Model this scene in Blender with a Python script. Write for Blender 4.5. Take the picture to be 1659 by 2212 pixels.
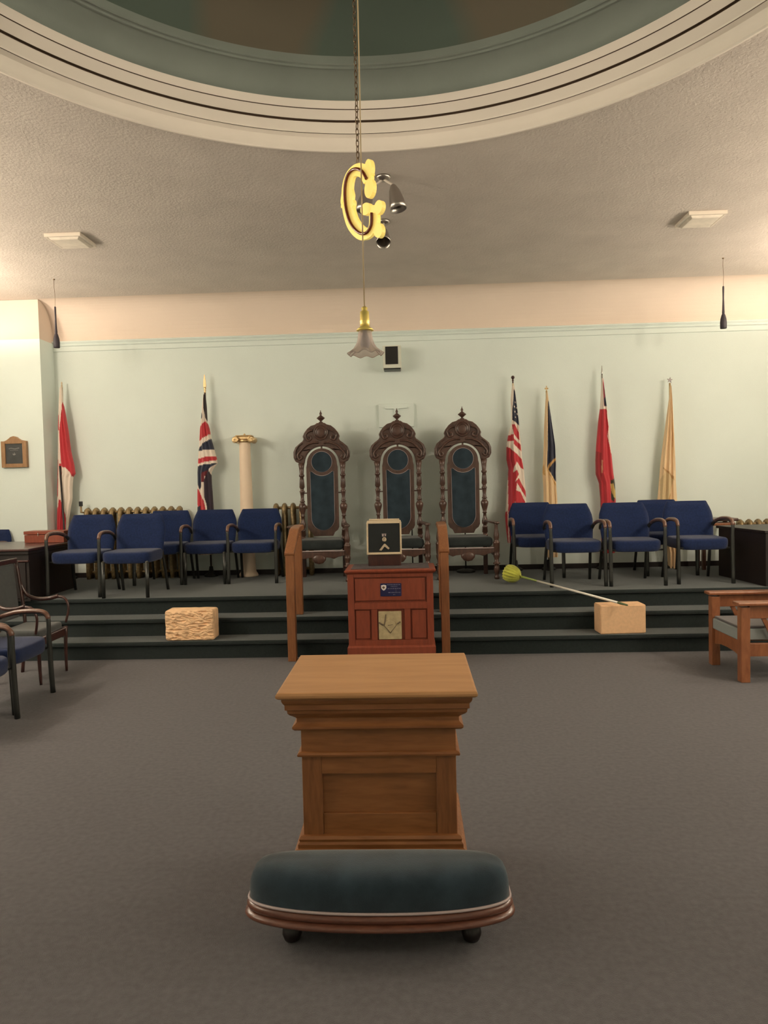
import bpy, bmesh, math, random
from math import sin, cos, pi, sqrt, radians, atan, atan2
from mathutils import Vector, Matrix, noise
from mathutils.geometry import tessellate_polygon
random.seed(7)
for o in list(bpy.data.objects): bpy.data.objects.remove(o, do_unlink=True)
C = bpy.context.scene.collection
SC = bpy.context.scene

# ------------------------------------------------------------------ camera
FPX, W, H = 1530.0, 1659.0, 2212.0
pitch = -atan((1106 - 1045) / FPX); yaw = .0367; roll = .0235
cy, sy = cos(yaw), sin(yaw)
fw0 = Vector((-sy, cy, 0)); rt0 = Vector((cy, sy, 0)); up0 = Vector((0, 0, 1))
fw = fw0 * cos(pitch) + up0 * sin(pitch); upv = -fw0 * sin(pitch) + up0 * cos(pitch)
rt = rt0 * cos(roll) - upv * sin(roll); up2 = upv * cos(roll) + rt0 * sin(roll)
cam = bpy.data.cameras.new('camera'); camo = bpy.data.objects.new('camera', cam); C.objects.link(camo)
M3 = Matrix((rt, up2, -fw)).transposed()
camo.matrix_world = Matrix.Translation((0, 0, 1.6)) @ M3.to_4x4()
cam.sensor_fit = 'VERTICAL'; cam.sensor_height = 36.0; cam.lens = FPX / H * 36.0
cam.clip_start = .05; cam.clip_end = 60
SC.camera = camo
# ------------------------------------------------------------------ world, lights, exposure
wd = bpy.data.worlds.new('world'); SC.world = wd; wd.use_nodes = True
wd.node_tree.nodes['Background'].inputs[0].default_value = (.9, .85, .8, 1)
wd.node_tree.nodes['Background'].inputs[1].default_value = 0.02
SC.view_settings.view_transform = 'Standard'
try: SC.view_settings.look = 'None'
except Exception: pass
SC.view_settings.gamma = 1; SC.view_settings.exposure = 0.0; SC.view_settings.use_curve_mapping = False
WARM = (1.0, .82, .655)
def uplight(name, loc, power, col=WARM):
    l = bpy.data.lights.new(name, 'SPOT'); l.energy = power; l.color = col; l.shadow_soft_size = .12; l.spot_size = radians(172); l.spot_blend = .25
    o = bpy.data.objects.new(name, l); o.location = loc; o.rotation_euler = (pi, 0, 0); C.objects.link(o); return o
def lamp(name, loc, power, radius=.12, col=WARM):
    l = bpy.data.lights.new(name, 'POINT'); l.energy = power; l.color = col; l.shadow_soft_size = radius
    o = bpy.data.objects.new(name, l); o.location = loc; C.objects.link(o); return o
# wall sconces just outside the frame, plus an added low pair for the ring
lamp('sconce_light', (-4.85, 5.2, 3.10), 74, .14)
lamp('sconce_light', (4.60, 5.4, 3.10), 80, .14)
lamp('sconce_light', (-4.95, 3.7, 3.10), 125, .14)
lamp('sconce_light', (4.60, 3.7, 3.10), 125, .14)
lamp('sconce_light', (-4.95, .5, 3.10), 55, .16)
lamp('sconce_light', (4.60, .5, 3.10), 55, .16)
uplight('unseen_uplight', (-5.0, 7.0, 3.10), 90)
uplight('unseen_uplight', (4.65, 7.0, 3.10), 100)
uplight('unseen_uplight', (-4.95, 1.2, 2.20), 200)  # added low uplight that brightens the ceiling ring, not a sconce
uplight('unseen_uplight', (4.60, 1.2, 2.20), 200)  # matching added uplight for the ring, right side

# ------------------------------------------------------------------ materials
def nodes(m): m.use_nodes = True; nt = m.node_tree; return nt, nt.nodes['Principled BSDF']
def setin(b, **k):
    for n, v in k.items():
        n = n.replace('_', ' ')
        if n in b.inputs: b.inputs[n].default_value = v
def mat(name, col, rough=.6, metal=0, sheen=0, noise_amt=.0, scale=20, bump=0, bscale=200, spec=.5, emit=None, es=0, stretch=None, col2=None, coat=0):
    m = bpy.data.materials.new(name); nt, b = nodes(m)
    setin(b, Base_Color=(*col, 1), Roughness=rough, Metallic=metal, Specular_IOR_Level=spec)
    if sheen: setin(b, Sheen_Weight=sheen, Sheen_Roughness=.5)
    if coat: setin(b, Coat_Weight=coat, Coat_Roughness=.2)
    if emit: setin(b, Emission_Color=(*emit, 1), Emission_Strength=es)
    tc = nt.nodes.new('ShaderNodeTexCoord')
    if noise_amt or col2:
        mp = nt.nodes.new('ShaderNodeMapping'); nt.links.new(tc.outputs['Object'], mp.inputs[0])
        if stretch: mp.inputs['Scale'].default_value = stretch
        n = nt.nodes.new('ShaderNodeTexNoise'); n.inputs['Scale'].default_value = scale; n.inputs['Detail'].default_value = 5
        nt.links.new(mp.outputs[0], n.inputs['Vector'])
        r = nt.nodes.new('ShaderNodeValToRGB'); r.color_ramp.elements[0].position = .3; r.color_ramp.elements[1].position = .7
        c1 = tuple(c * (1 - noise_amt) for c in col); c2 = col2 or tuple(min(1, c * (1 + noise_amt)) for c in col)
        r.color_ramp.elements[0].color = (*c1, 1); r.color_ramp.elements[1].color = (*c2, 1)
        nt.links.new(n.outputs['Fac'], r.inputs[0]); nt.links.new(r.outputs[0], b.inputs['Base Color'])
    if bump:
        n2 = nt.nodes.new('ShaderNodeTexNoise'); n2.inputs['Scale'].default_value = bscale; n2.inputs['Detail'].default_value = 4
        nt.links.new(tc.outputs['Object'], n2.inputs['Vector'])
        bp = nt.nodes.new('ShaderNodeBump'); bp.inputs['Strength'].default_value = bump; bp.inputs['Distance'].default_value = .01
        nt.links.new(n2.outputs['Fac'], bp.inputs['Height']); nt.links.new(bp.outputs[0], b.inputs['Normal'])
    return m
def wood(name, col, dark, rough=.4, scale=9, stretch=(1, 1, 8), coat=.15):
    m = bpy.data.materials.new(name); nt, b = nodes(m); setin(b, Roughness=rough, Coat_Weight=coat, Coat_Roughness=.25)
    tc = nt.nodes.new('ShaderNodeTexCoord'); mp = nt.nodes.new('ShaderNodeMapping'); mp.inputs['Scale'].default_value = stretch
    nt.links.new(tc.outputs['Object'], mp.inputs[0])
    n = nt.nodes.new('ShaderNodeTexNoise'); n.inputs['Scale'].default_value = scale; n.inputs['Detail'].default_value = 8; n.inputs['Distortion'].default_value = .6
    nt.links.new(mp.outputs[0], n.inputs['Vector'])
    r = nt.nodes.new('ShaderNodeValToRGB'); r.color_ramp.elements[0].position = .32; r.color_ramp.elements[1].position = .68
    r.color_ramp.elements[0].color = (*dark, 1); r.color_ramp.elements[1].color = (*col, 1)
    nt.links.new(n.outputs['Fac'], r.inputs[0]); nt.links.new(r.outputs[0], b.inputs['Base Color'])
    bp = nt.nodes.new('ShaderNodeBump'); bp.inputs['Strength'].default_value = .08; bp.inputs['Distance'].default_value = .005
    nt.links.new(n.outputs['Fac'], bp.inputs['Height']); nt.links.new(bp.outputs[0], b.inputs['Normal'])
    return m
M_wall = mat('mint_wall_paint', (.73, .815, .775), .75, noise_amt=.03, scale=1.2, bump=.12, bscale=120, spec=.2)
M_ceil = mat('ceiling_plaster', (.64, .575, .515), .9, noise_amt=.05, scale=3, bump=.5, bscale=55, spec=.1)
M_cove = mat('peach_cove_paint', (.76, .64, .54), .8, noise_amt=.02, scale=2, bump=.1, bscale=90, spec=.2)
M_cream = mat('cream_moulding_paint', (.92, .84, .74), .55, noise_amt=.02, scale=3, spec=.3)
M_groove = mat('groove_shade_line', (.10, .06, .035), .8)  # dark brown paints the gap shadow into the ring grooves
M_band = mat('grey_green_cove_paint', (.22, .25, .22), .7, noise_amt=.08, scale=2, bump=.1, bscale=60)
M_carpet = mat('grey_mauve_carpet', (.122, .118, .126), 1, sheen=.15, noise_amt=.13, scale=38, bump=.6, bscale=330, spec=.05)
M_stepc = mat('dark_slate_carpet', (.018, .026, .026), 1, sheen=.36, noise_amt=.18, scale=60, bump=.6, bscale=330, spec=.05)
M_stepc.node_tree.nodes['Principled BSDF'].inputs['Sheen Tint'].default_value = (.93, .98, 1, 1)

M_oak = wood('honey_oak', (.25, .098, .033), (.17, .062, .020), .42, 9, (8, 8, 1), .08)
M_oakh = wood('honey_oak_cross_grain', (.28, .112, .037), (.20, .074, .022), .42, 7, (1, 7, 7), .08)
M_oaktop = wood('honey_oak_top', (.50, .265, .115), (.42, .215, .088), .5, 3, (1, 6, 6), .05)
M_rail = wood('orange_handrail_wood', (.285, .112, .040), (.21, .078, .027), .45, 9, (8, 8, 1))
M_rimw = wood('rim_mahogany', (.16, .060, .036), (.10, .035, .022), .28, 9, (2, 8, 8), .4)
M_red = wood('red_mahogany', (.25, .052, .022), (.195, .038, .016), .45, 7, (6, 6, 1))
M_wal = wood('carved_walnut', (.095, .046, .032), (.052, .025, .018), .38, 12, (3, 3, 1), .3)
M_maho = wood('dark_mahogany', (.013, .006, .005), (.007, .004, .004), .5, 9, (4, 4, 1), .05)
M_maho2 = wood('reddish_mahogany', (.060, .018, .013), (.034, .011, .009), .3, 9, (4, 4, 1), .4)
M_armw = wood('armrest_wood', (.17, .085, .055), (.11, .05, .032), .28, 14, (3, 3, 1), .4)
M_amber = wood('amber_armchair_oak', (.32, .12, .05), (.22, .075, .03), .35, 9, (3, 3, 1), .3)
M_blue = mat('navy_blue_upholstery', (.012, .024, .080), .95, sheen=.20, noise_amt=.2, scale=60, bump=.4, bscale=420, spec=.1)
M_velvet = mat('dark_slate_velvet', (.024, .040, .054), .9, sheen=.28, noise_amt=.35, scale=7, bump=.2, bscale=300, spec=.1)
M_velg = mat('green_grey_velvet', (.024, .030, .031), .9, sheen=.15, noise_amt=.25, scale=9, spec=.1)
M_greyf = mat('grey_upholstery', (.065, .072, .074), .9, sheen=.3, noise_amt=.12, scale=30, bump=.2, bscale=300)
M_lgrey = mat('pale_grey_cushion_edge', (.25, .28, .28), .8)
M_dgrey = mat('grey_cushion_top', (.10, .095, .10), .9, sheen=.2)
M_metal = mat('dark_gunmetal_tube', (.055, .058, .055), .32, .6)
M_chrome = mat('bright_chrome', (.55, .55, .53), .2, 1)
M_nick = mat('brushed_nickel', (.42, .385, .35), .30, .9)
M_pipe = mat('pink_grey_piping', (.42, .34, .34), .5)
M_gold = mat('gilt_brass', (.64, .46, .24), .34, .75, noise_amt=.1, scale=20)
M_bronze = mat('bronze_radiator_paint', (.26, .19, .095), .42, .45, noise_amt=.35, scale=30, bump=.25, bscale=60)
M_yel = mat('gilt_letter_added_glow', (.95, .72, .16), .4, noise_amt=.04, scale=9, emit=(1.0, .74, .20), es=.5)  # emission is a glow added to brighten the gilt face
M_neon = mat('unlit_red_glass_tube', (.20, .03, .012), .12, coat=.6)
M_wire = mat('pale_cord', (.60, .46, .28), .5)
M_chain = mat('aged_brass_chain', (.22, .15, .09), .35, .8)
M_brass = mat('polished_yellow_brass', (1.0, .80, .24), .30, .6)
M_white = mat('white_painted_case', (.70, .72, .62), .6, noise_amt=.02, scale=8)
M_black = mat('black_grille', (.015, .013, .012), .8, bump=.3, bscale=700)
M_blackm = mat('black_metal', (.010, .010, .010), .4, .3)
M_stone = mat('tan_rough_stone', (.88, .58, .34), .9, noise_amt=.16, scale=11, bump=1.0, bscale=34)
M_stones = mat('tan_smooth_stone', (.78, .50, .29), .85, noise_amt=.06, scale=40, bump=.25, bscale=200)
M_colm = mat('cream_column_paint', (.82, .66, .50), .55, noise_amt=.03, scale=8)
M_navy = mat('navy_velvet_board', (.011, .014, .015), .95, sheen=.1, noise_amt=.15, scale=25)
M_ivory = mat('ivory_wood', (.62, .50, .34), .5, noise_amt=.06, scale=14)
M_silver = mat('pale_gold_metal', (.55, .44, .32), .35, .4)
M_card = mat('dark_blue_card', (.010, .012, .065), .4, noise_amt=.2, scale=20)
M_cardw = mat('white_card_print', (.75, .68, .66), .6)
M_cardg = mat('faint_grey_print', (.20, .19, .26), .6)
M_relief = mat('sand_relief_plaque', (.46, .37, .21), .8, noise_amt=.15, scale=20, bump=.3, bscale=80)
M_reliefd = mat('dark_relief_mark', (.13, .09, .06), .8)
M_frame = wood('golden_oak_frame', (.36, .20, .09), (.28, .15, .065), .5, 12, (3, 3, 1))
M_print = mat('charcoal_print', (.045, .048, .048), .5, noise_amt=.2, scale=12)
M_printg = mat('grey_print_marks', (.22, .22, .21), .6)
M_cloth = mat('grey_desk_pad', (.075, .062, .066), .95, noise_amt=.2, scale=25, bump=.3, bscale=250)
M_mic = mat('dark_plum_rubber', (.035, .028, .040), .5)
M_diff = mat('ribbed_diffuser', (.80, .72, .61), .45, noise_amt=.10, scale=14)
M_fixt = mat('white_fixture_frame', (.72, .64, .54), .45)
M_dust = mat('lime_duster_fibre', (.50, .52, .07), .9, sheen=.3, noise_amt=.3, scale=12, bump=.3, bscale=60)
M_dgreen = mat('dark_green_handle', (.10, .14, .06), .5)
M_lgreen = mat('light_green_neck', (.34, .44, .12), .6)
M_wht = mat('white_handle', (.93, .90, .82), .35)
M_bulb = mat('unlit_bulb_blue_grey', (.25, .28, .42), .15, spec=.8)
# dome paint with two faint brownish patches
M_dome = bpy.data.materials.new('dark_green_dome_paint'); nt, b = nodes(M_dome); setin(b, Roughness=.8)
tc = nt.nodes.new('ShaderNodeTexCoord')
def _blob(cx, cyy, sx, sy_):
    mp = nt.nodes.new('ShaderNodeMapping'); mp.vector_type = 'POINT'
    mp.inputs['Location'].default_value = (-cx / sx, -cyy / sy_, 0); mp.inputs['Scale'].default_value = (1 / sx, 1 / sy_, .01)
    g = nt.nodes.new('ShaderNodeTexGradient'); g.gradient_type = 'SPHERICAL'
    nt.links.new(tc.outputs['Object'], mp.inputs[0]); nt.links.new(mp.outputs[0], g.inputs[0]); return g
g1 = _blob(-.62, 1.72, .50, .34); g2 = _blob(.80, 1.55, .50, .50)
ad = nt.nodes.new('ShaderNodeMath'); ad.operation = 'ADD'
nt.links.new(g1.outputs['Fac'], ad.inputs[0]); nt.links.new(g2.outputs['Fac'], ad.inputs[1])
rr = nt.nodes.new('ShaderNodeValToRGB'); rr.color_ramp.elements[0].position = .08; rr.color_ramp.elements[1].position = .35
rr.color_ramp.elements[0].color = (.085, .115, .092, 1); rr.color_ramp.elements[1].color = (.135, .115, .080, 1)
nt.links.new(ad.outputs[0], rr.inputs[0]); nt.links.new(rr.outputs[0], b.inputs['Base Color'])
# frosted glass
M_glass = bpy.data.materials.new('frosted_shade_glass'); nt, b = nodes(M_glass)
setin(b, Base_Color=(.93, .84, .80, 1), Roughness=.25, Transmission_Weight=.75, IOR=1.3, Alpha=1)
# cloth with vertex colours
M_flag = bpy.data.materials.new('printed_flag_cloth'); nt, b = nodes(M_flag); setin(b, Roughness=.75, Sheen_Weight=.3)
at = nt.nodes.new('ShaderNodeVertexColor'); at.layer_name = 'Print'; nt.links.new(at.outputs[0], b.inputs['Base Color'])
n2 = nt.nodes.new('ShaderNodeTexNoise'); n2.inputs['Scale'].default_value = 400; bp = nt.nodes.new('ShaderNodeBump'); bp.inputs['Strength'].default_value = .1
nt.links.new(n2.outputs['Fac'], bp.inputs['Height']); nt.links.new(bp.outputs[0], b.inputs['Normal'])

# ------------------------------------------------------------------ mesh helpers
class MB:
    def __init__(s): s.v = []; s.f = []; s.sm = []
    def add(s, vs, fs, smooth=False, T=None):
        o = len(s.v); s.v += [tuple(T @ Vector(v)) if T else tuple(v) for v in vs]
        s.f += [tuple(i + o for i in f) for f in fs]; s.sm += [smooth] * len(fs); return s
    def box(s, x0, x1, y0, y1, z0, z1, T=None):
        v = [(x, y, z) for x in (x0, x1) for y in (y0, y1) for z in (z0, z1)]
        return s.add(v, [(0, 1, 3, 2), (4, 6, 7, 5), (0, 4, 5, 1), (2, 3, 7, 6), (0, 2, 6, 4), (1, 5, 7, 3)], False, T)
    def lathe(s, prof, n=20, T=None, smooth=True, sx=1, sy=1):
        v = []; f = []
        for r, z in prof:
            for i in range(n): a = 2 * pi * i / n; v.append((r * cos(a) * sx, r * sin(a) * sy, z))
        k = len(prof)
        for j in range(k - 1):
            for i in range(n): i2 = (i + 1) % n; f.append((j * n + i, j * n + i2, (j + 1) * n + i2, (j + 1) * n + i))
        f.append(tuple(reversed(range(n)))); f.append(tuple((k - 1) * n + i for i in range(n)))
        return s.add(v, f, smooth, T)
    def sphere(s, c, r, n=16, m=10, sc=(1, 1, 1)):
        prof = [(r * max(sin(pi * j / m), .001), -r * cos(pi * j / m)) for j in range(m + 1)]
        return s.lathe(prof, n, Matrix.Translation(c) @ Matrix.Diagonal((*sc, 1)))
    def tube(s, pts, rad, n=10, closed=False, rx=None, T=None):
        # rad scalar or list; rx = flattening factor of second axis
        P = [Vector(p) for p in pts]; k = len(P); R = rad if isinstance(rad, (list, tuple)) else [rad] * k
        v = []; f = []; prev = None
        for j in range(k):
            if closed: t = P[(j + 1) % k] - P[j - 1]
            else: t = P[min(j + 1, k - 1)] - P[max(j - 1, 0)]
            t.normalize()
            if prev is None:
                ref = Vector((0, 0, 1)) if abs(t.z) < .9 else Vector((0, 1, 0))
                a = t.cross(ref).normalized()
            else: a = (prev - t * prev.dot(t)).normalized()
            prev = a; bb = t.cross(a)
            for i in range(n):
                an = 2 * pi * i / n; v.append(P[j] + a * (cos(an) * R[j]) + bb * (sin(an) * R[j] * (rx or 1)))
        m = k if closed else k - 1
        for j in range(m):
            for i in range(n):
                i2 = (i + 1) % n; j2 = (j + 1) % k; f.append((j * n + i, j * n + i2, j2 * n + i2, j2 * n + i))
        if not closed: f.append(tuple(reversed(range(n)))); f.append(tuple((k - 1) * n + i for i in range(n)))
        return s.add(v, f, True, T)
    def prism(s, poly, d0, d1, axis='y', T=None, smooth=False):
        # poly: 2D list; extruded along axis from d0 to d1
        n = len(poly)
        def mk(p, d): return {'y': (p[0], d, p[1]), 'x': (d, p[0], p[1]), 'z': (p[0], p[1], d)}[axis]
        v = [mk(p, d0) for p in poly] + [mk(p, d1) for p in poly]
        f = [(i, (i + 1) % n, n + (i + 1) % n, n + i) for i in range(n)]
        tris = tessellate_polygon([[Vector((p[0], p[1], 0)) for p in poly]])
        f += [tuple(t) for t in tris] + [tuple(n + i for i in reversed(t)) for t in tris]
        return s.add(v, f, smooth, T)
    def loft(s, loops, smooth=True, caps=True, T=None):
        n = len(loops[0]); v = [p for l in loops for p in l]; f = []
        for j in range(len(loops) - 1):
            for i in range(n): i2 = (i + 1) % n; f.append((j * n + i, j * n + i2, (j + 1) * n + i2, (j + 1) * n + i))
        if caps: f.append(tuple(reversed(range(n)))); f.append(tuple((len(loops) - 1) * n + i for i in range(n)))
        return s.add(v, f, smooth, T)
    def build(s, name, m, parent=None, bevel=0, seg=2, sub=0, norm=True):
        me = bpy.data.meshes.new(name); me.from_pydata([tuple(p) for p in s.v], [], s.f)
        for p, q in zip(me.polygons, s.sm): p.use_smooth = q
        if norm:
            bm = bmesh.new(); bm.from_mesh(me); bmesh.ops.recalc_face_normals(bm, faces=bm.faces); bm.to_mesh(me); bm.free()
        me.materials.append(m); me.update()
        o = bpy.data.objects.new(name, me); C.objects.link(o)
        if parent: o.parent = parent
        if bevel:
            b = o.modifiers.new('bevel', 'BEVEL'); b.width = bevel; b.segments = seg; b.limit_method = 'ANGLE'; b.angle_limit = radians(40)
            if seg > 1:
                for p in me.polygons: p.use_smooth = True
                wn = o.modifiers.new('wn', 'WEIGHTED_NORMAL'); wn.keep_sharp = False
        if sub: b = o.modifiers.new('sub', 'SUBSURF'); b.levels = sub; b.render_levels = sub
        return o
def thing(name, label, cat, loc=(0, 0, 0), rz=0, group=None):
    o = bpy.data.objects.new(name, None); C.objects.link(o); o.empty_display_size = .1
    o.location = loc; o.rotation_euler = (0, 0, rz); o['label'] = label; o['category'] = cat
    if group: o['group'] = group
    return o
def tag(o, label, cat, group=None):
    o['label'] = label; o['category'] = cat
    if group: o['group'] = group
    return o
def struct(o): o['kind'] = 'structure'; return o
def kids(o): return [c for c in bpy.data.objects if c.parent == o]
def copy_tree(o, parent=None):
    c = o.copy(); C.objects.link(c)
    if parent is not None: c.parent = parent
    for ch in kids(o): copy_tree(ch, c)
    return c
def dup(root, loc, rz, label, scale=None):
    r = copy_tree(root); r.location = loc; r.rotation_euler = (0, 0, rz); r['label'] = label
    if scale: r.scale = scale
    return r
def arc(cx, cz, r, a0, a1, n): return [(cx + r * cos(a0 + (a1 - a0) * i / n), cz + r * sin(a0 + (a1 - a0) * i / n)) for i in range(n + 1)]
def smoothpts(P, n=6):
    P = [Vector(p) for p in P]; out = []
    for i in range(len(P) - 1):
        p0 = P[max(i - 1, 0)]; p1 = P[i]; p2 = P[i + 1]; p3 = P[min(i + 2, len(P) - 1)]
        for j in range(n):
            t = j / n
            out.append(.5 * ((2 * p1) + (-p0 + p2) * t + (2 * p0 - 5 * p1 + 4 * p2 - p3) * t * t + (-p0 + 3 * p1 - 3 * p2 + p3) * t ** 3))
    out.append(P[-1]); return out
def rrect(x0, x1, z0, z1, r, n=5):
    return arc(x1 - r, z1 - r, r, 0, pi / 2, n) + arc(x0 + r, z1 - r, r, pi / 2, pi, n) + arc(x0 + r, z0 + r, r, pi, 1.5 * pi, n) + arc(x1 - r, z0 + r, r, 1.5 * pi, 2 * pi, n)

# ------------------------------------------------------------------ room shell
ZC = 3.90; XL, XR, YB, YF = -5.3, 4.96, 8.73, -3.2
struct(MB().box(XL - .1, XR + .1, YF - .1, YB + .1, -.1, 0).build('floor', M_carpet))
struct(MB().box(XL - .1, XR + .1, YB, YB + .1, 0, 4.2).build('wall_back', M_wall))
struct(MB().box(XL - .1, XL, YF, YB, 0, 4.2).build('wall_left', M_wall))
struct(MB().box(XR, XR + .1, YF, YB, 0, 4.2).build('wall_right', M_wall))
struct(MB().box(XL - .1, XR + .1, YF - .1, YF, 0, 4.2).build('wall_front', M_wall))
# pier at the left end of the back wall, mint below, peach above
struct(MB().box(XL, -4.385, 8.40, YB, 0, 3.43).build('wall_pier', M_wall))
struct(MB().box(XL, -4.385, 8.40, YB, 3.43, ZC - .003).build('wall_pier_upper', M_cove))
# cove between crown and ceiling along back wall
cv = [(YB - .001, 3.44)]
for i in range(15):
    a = pi / 2 * i / 14; cv.append((YB - .34 + .34 * cos(a) - .001, 3.46 + (ZC - 3.46) * sin(a)))
poly = cv + [(YB - .001, ZC + .002)]
struct(MB().prism(poly, -4.385, XR, 'x').build('cove_back', M_cove))
for p in bpy.data.objects['cove_back'].data.polygons: p.use_smooth = False
# ceiling with a round opening
DC = Vector((-.17, 2.58)); DR = 2.355; N = 128
b_ = MB(); inn = []; out = []
for i in range(N):
    a = 2 * pi * i / N; d = Vector((cos(a), sin(a))); inn.append((DC.x + DR * d.x, DC.y + DR * d.y, ZC))
    tx = ((XR if d.x > 0 else XL) - DC.x) / d.x if abs(d.x) > 1e-6 else 1e9
    ty = ((YB if d.y > 0 else YF) - DC.y) / d.y if abs(d.y) > 1e-6 else 1e9
    t = min(tx, ty); out.append((DC.x + t * d.x, DC.y + t * d.y, ZC))
fs = [(i, N + i, N + (i + 1) % N, (i + 1) % N) for i in range(N)]
b_.add(inn + out, fs)
for cx_, cy_ in ((XL, YF), (XR, YF), (XR, YB), (XL, YB)):
    a = atan2(cy_ - DC.y, cx_ - DC.x) % (2 * pi); i = int(a / (2 * pi) * N)
    b_.add([out[i], out[(i + 1) % N], (cx_, cy_, ZC)], [(0, 1, 2)])
struct(b_.build('ceiling', M_ceil))
struct(MB().box(XL - .1, XR + .1, YF - .1, YB + .1, 5.2, 5.3).build('ceiling_roof', M_black))
def revolve(name, prof, m, parent=None, smooth=True, n=160):
    b = MB(); v = []; f = []
    for r, z in prof:
        for i in range(n): a = 2 * pi * i / n; v.append((DC.x * 0 + r * cos(a), r * sin(a), z))
    for j in range(len(prof) - 1):
        for i in range(n): i2 = (i + 1) % n; f.append((j * n + i, j * n + i2, (j + 1) * n + i2, (j + 1) * n + i))
    b.add(v, f, smooth); o = b.build(name, m, parent); o.modifiers.new('es', 'EDGE_SPLIT').split_angle = radians(28)
    return o
dome = revolve('ceiling_dome', [(1.985, .392)] + [(1.985 * cos(t * pi / 2 / 14), .392 + .62 * sin(t * pi / 2 / 14)) for t in range(1, 14)] + [(.01, 1.012)], M_dome)
dome.location = (DC.x, DC.y, ZC); struct(dome)
ring = revolve('trim_2', [(2.37, .0), (2.37, -.022), (2.362, -.030), (2.348, -.030), (2.342, -.020), (2.342, 0), (2.336, .028), (2.322, .048), (2.300, .058), (2.292, .060)], M_cream)
ring.location = (DC.x, DC.y, ZC); struct(ring)
revolve('ring_fascia', [(2.290, .063), (2.288, .072), (2.250, .112), (2.246, .113)], M_cream, ring)
revolve('ring_fascia', [(2.238, .125), (2.232, .128), (2.196, .166), (2.192, .168)], M_cream, ring)
revolve('ring_fascia', [(2.188, .172), (2.184, .176), (2.165, .200), (2.155, .208)], M_cream, ring)
revolve('ring_groove', [(2.292, .060), (2.296, .062), (2.290, .063)], M_groove, ring)
revolve('ring_groove', [(2.246, .113), (2.258, .118), (2.258, .124), (2.238, .125)], M_groove, ring)
revolve('ring_groove', [(2.192, .168), (2.196, .171), (2.188, .172)], M_groove, ring)
revolve('ring_cove', [(2.155, .208), (2.157, .220), (2.150, .250), (2.130, .285), (2.095, .315), (2.050, .336), (2.035, .340), (2.034, .335), (2.022, .335), (2.020, .347), (2.004, .352), (1.998, .345), (1.990, .350), (1.985, .392)], M_band, ring)
# picture rail / crown along back wall
cr = [(0, 3.33), (-.012, 3.335), (-.012, 3.39), (-.020, 3.395), (-.028, 3.402), (-.028, 3.412), (-.018, 3.418), (-.034, 3.436), (-.040, 3.442), (-.040, 3.452), (-.010, 3.462), (0, 3.462)]
cr = [(YB + a, z) for a, z in cr]
struct(MB().prism(cr, -4.385, XR, 'x').build('trim_1', M_wall))
struct(MB().box(-4.385, XR, YB - .016, YB, .51, .57).build('baseboard_back', M_maho))
# platform with steps
PX0, PX1 = -5.2, 4.9
def stepbox(x0, x1, y0, y1, z0, z1):
    p = [(y1, z0), (y0 + .030, z0), (y0 + .030, z1 - .042), (y0 + .006, z1 - .036), (y0, z1 - .018), (y0 + .006, z1 - .002), (y0 + .02, z1), (y1, z1)]
    return MB().prism(p, x0, x1, 'x')
plat = struct(stepbox(PX0, PX1, 6.98, YB, .34, .51).build('platform', M_stepc))
stepbox(PX0, PX1, 6.50, YB, 0, .17).build('step', M_stepc, plat)
stepbox(PX0, PX1, 6.74, YB, .17, .34).build('step', M_stepc, plat)

# ------------------------------------------------------------------ altar
def rectloft(name, cx, cy, hx, hy, prof, m, parent):
    loops = [[(cx - hx - o, cy - hy - o, z), (cx + hx + o, cy - hy - o, z), (cx + hx + o, cy + hy + o, z), (cx - hx - o, cy + hy + o, z)] for o, z in prof]
    return MB().loft(loops, smooth=False).build(name, m, parent)
ax, ay, ahx, ahy = -.137, 2.81, .2875, .215
T = thing('altar', 'honey oak altar pedestal with flared moulded top behind the velvet kneeler', 'altar', (ax, ay, 0))
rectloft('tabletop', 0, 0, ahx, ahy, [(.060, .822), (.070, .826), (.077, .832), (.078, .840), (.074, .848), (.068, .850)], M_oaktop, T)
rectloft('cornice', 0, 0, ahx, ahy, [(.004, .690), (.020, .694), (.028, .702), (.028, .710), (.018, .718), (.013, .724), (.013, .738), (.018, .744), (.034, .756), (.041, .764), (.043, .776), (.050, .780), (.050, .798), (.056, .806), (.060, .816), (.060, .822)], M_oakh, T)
rectloft('frieze', 0, 0, ahx, ahy, [(0, .606), (0, .690)], M_oakh, T)
rectloft('band', 0, 0, ahx, ahy, [(.002, .588), (.013, .592), (.015, .599), (.010, .606), (.002, .608)], M_oakh, T)
b_ = MB(); x0, x1, yf, yb = -ahx, ahx, -ahy, ahy
px0, px1 = -.213, .213
b_.box(x0, px0, yf, yf + .03, .29, .59); b_.box(px1, x1, yf, yf + .03, .29, .59)
b_.box(x0, x0 + .03, yf + .03, yb, .29, .59); b_.box(x1 - .03, x1, yf + .03, yb, .29, .59); b_.box(x0 + .03, x1 - .03, yb - .02, yb, .29, .59)
b_.build('stile', M_oak, T, .002, 1)
MB().box(px0, px1, yf, yf + .03, .523, .59).build('rail', M_oakh, T)
MB().box(px0, px1, yf + .021, yf + .03, .36, .523).build('panel', M_oakh, T)
MB().box(px0, px1, yf + .008, yf + .03, .29, .368).build('rail', M_oakh, T, .003)
rectloft('base', 0, 0, ahx, ahy, [(.034, 0), (.034, .235), (.030, .243), (.020, .248), (.020, .262), (.014, .270), (.016, .280), (.010, .290), (0, .292)], M_oakh, T)
rectloft('base_platform', .0, .03, ahx + .045, ahy - .02, [(0, 0), (0, .10), (-.008, .112), (-.02, .115)], M_rail, T)

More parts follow.
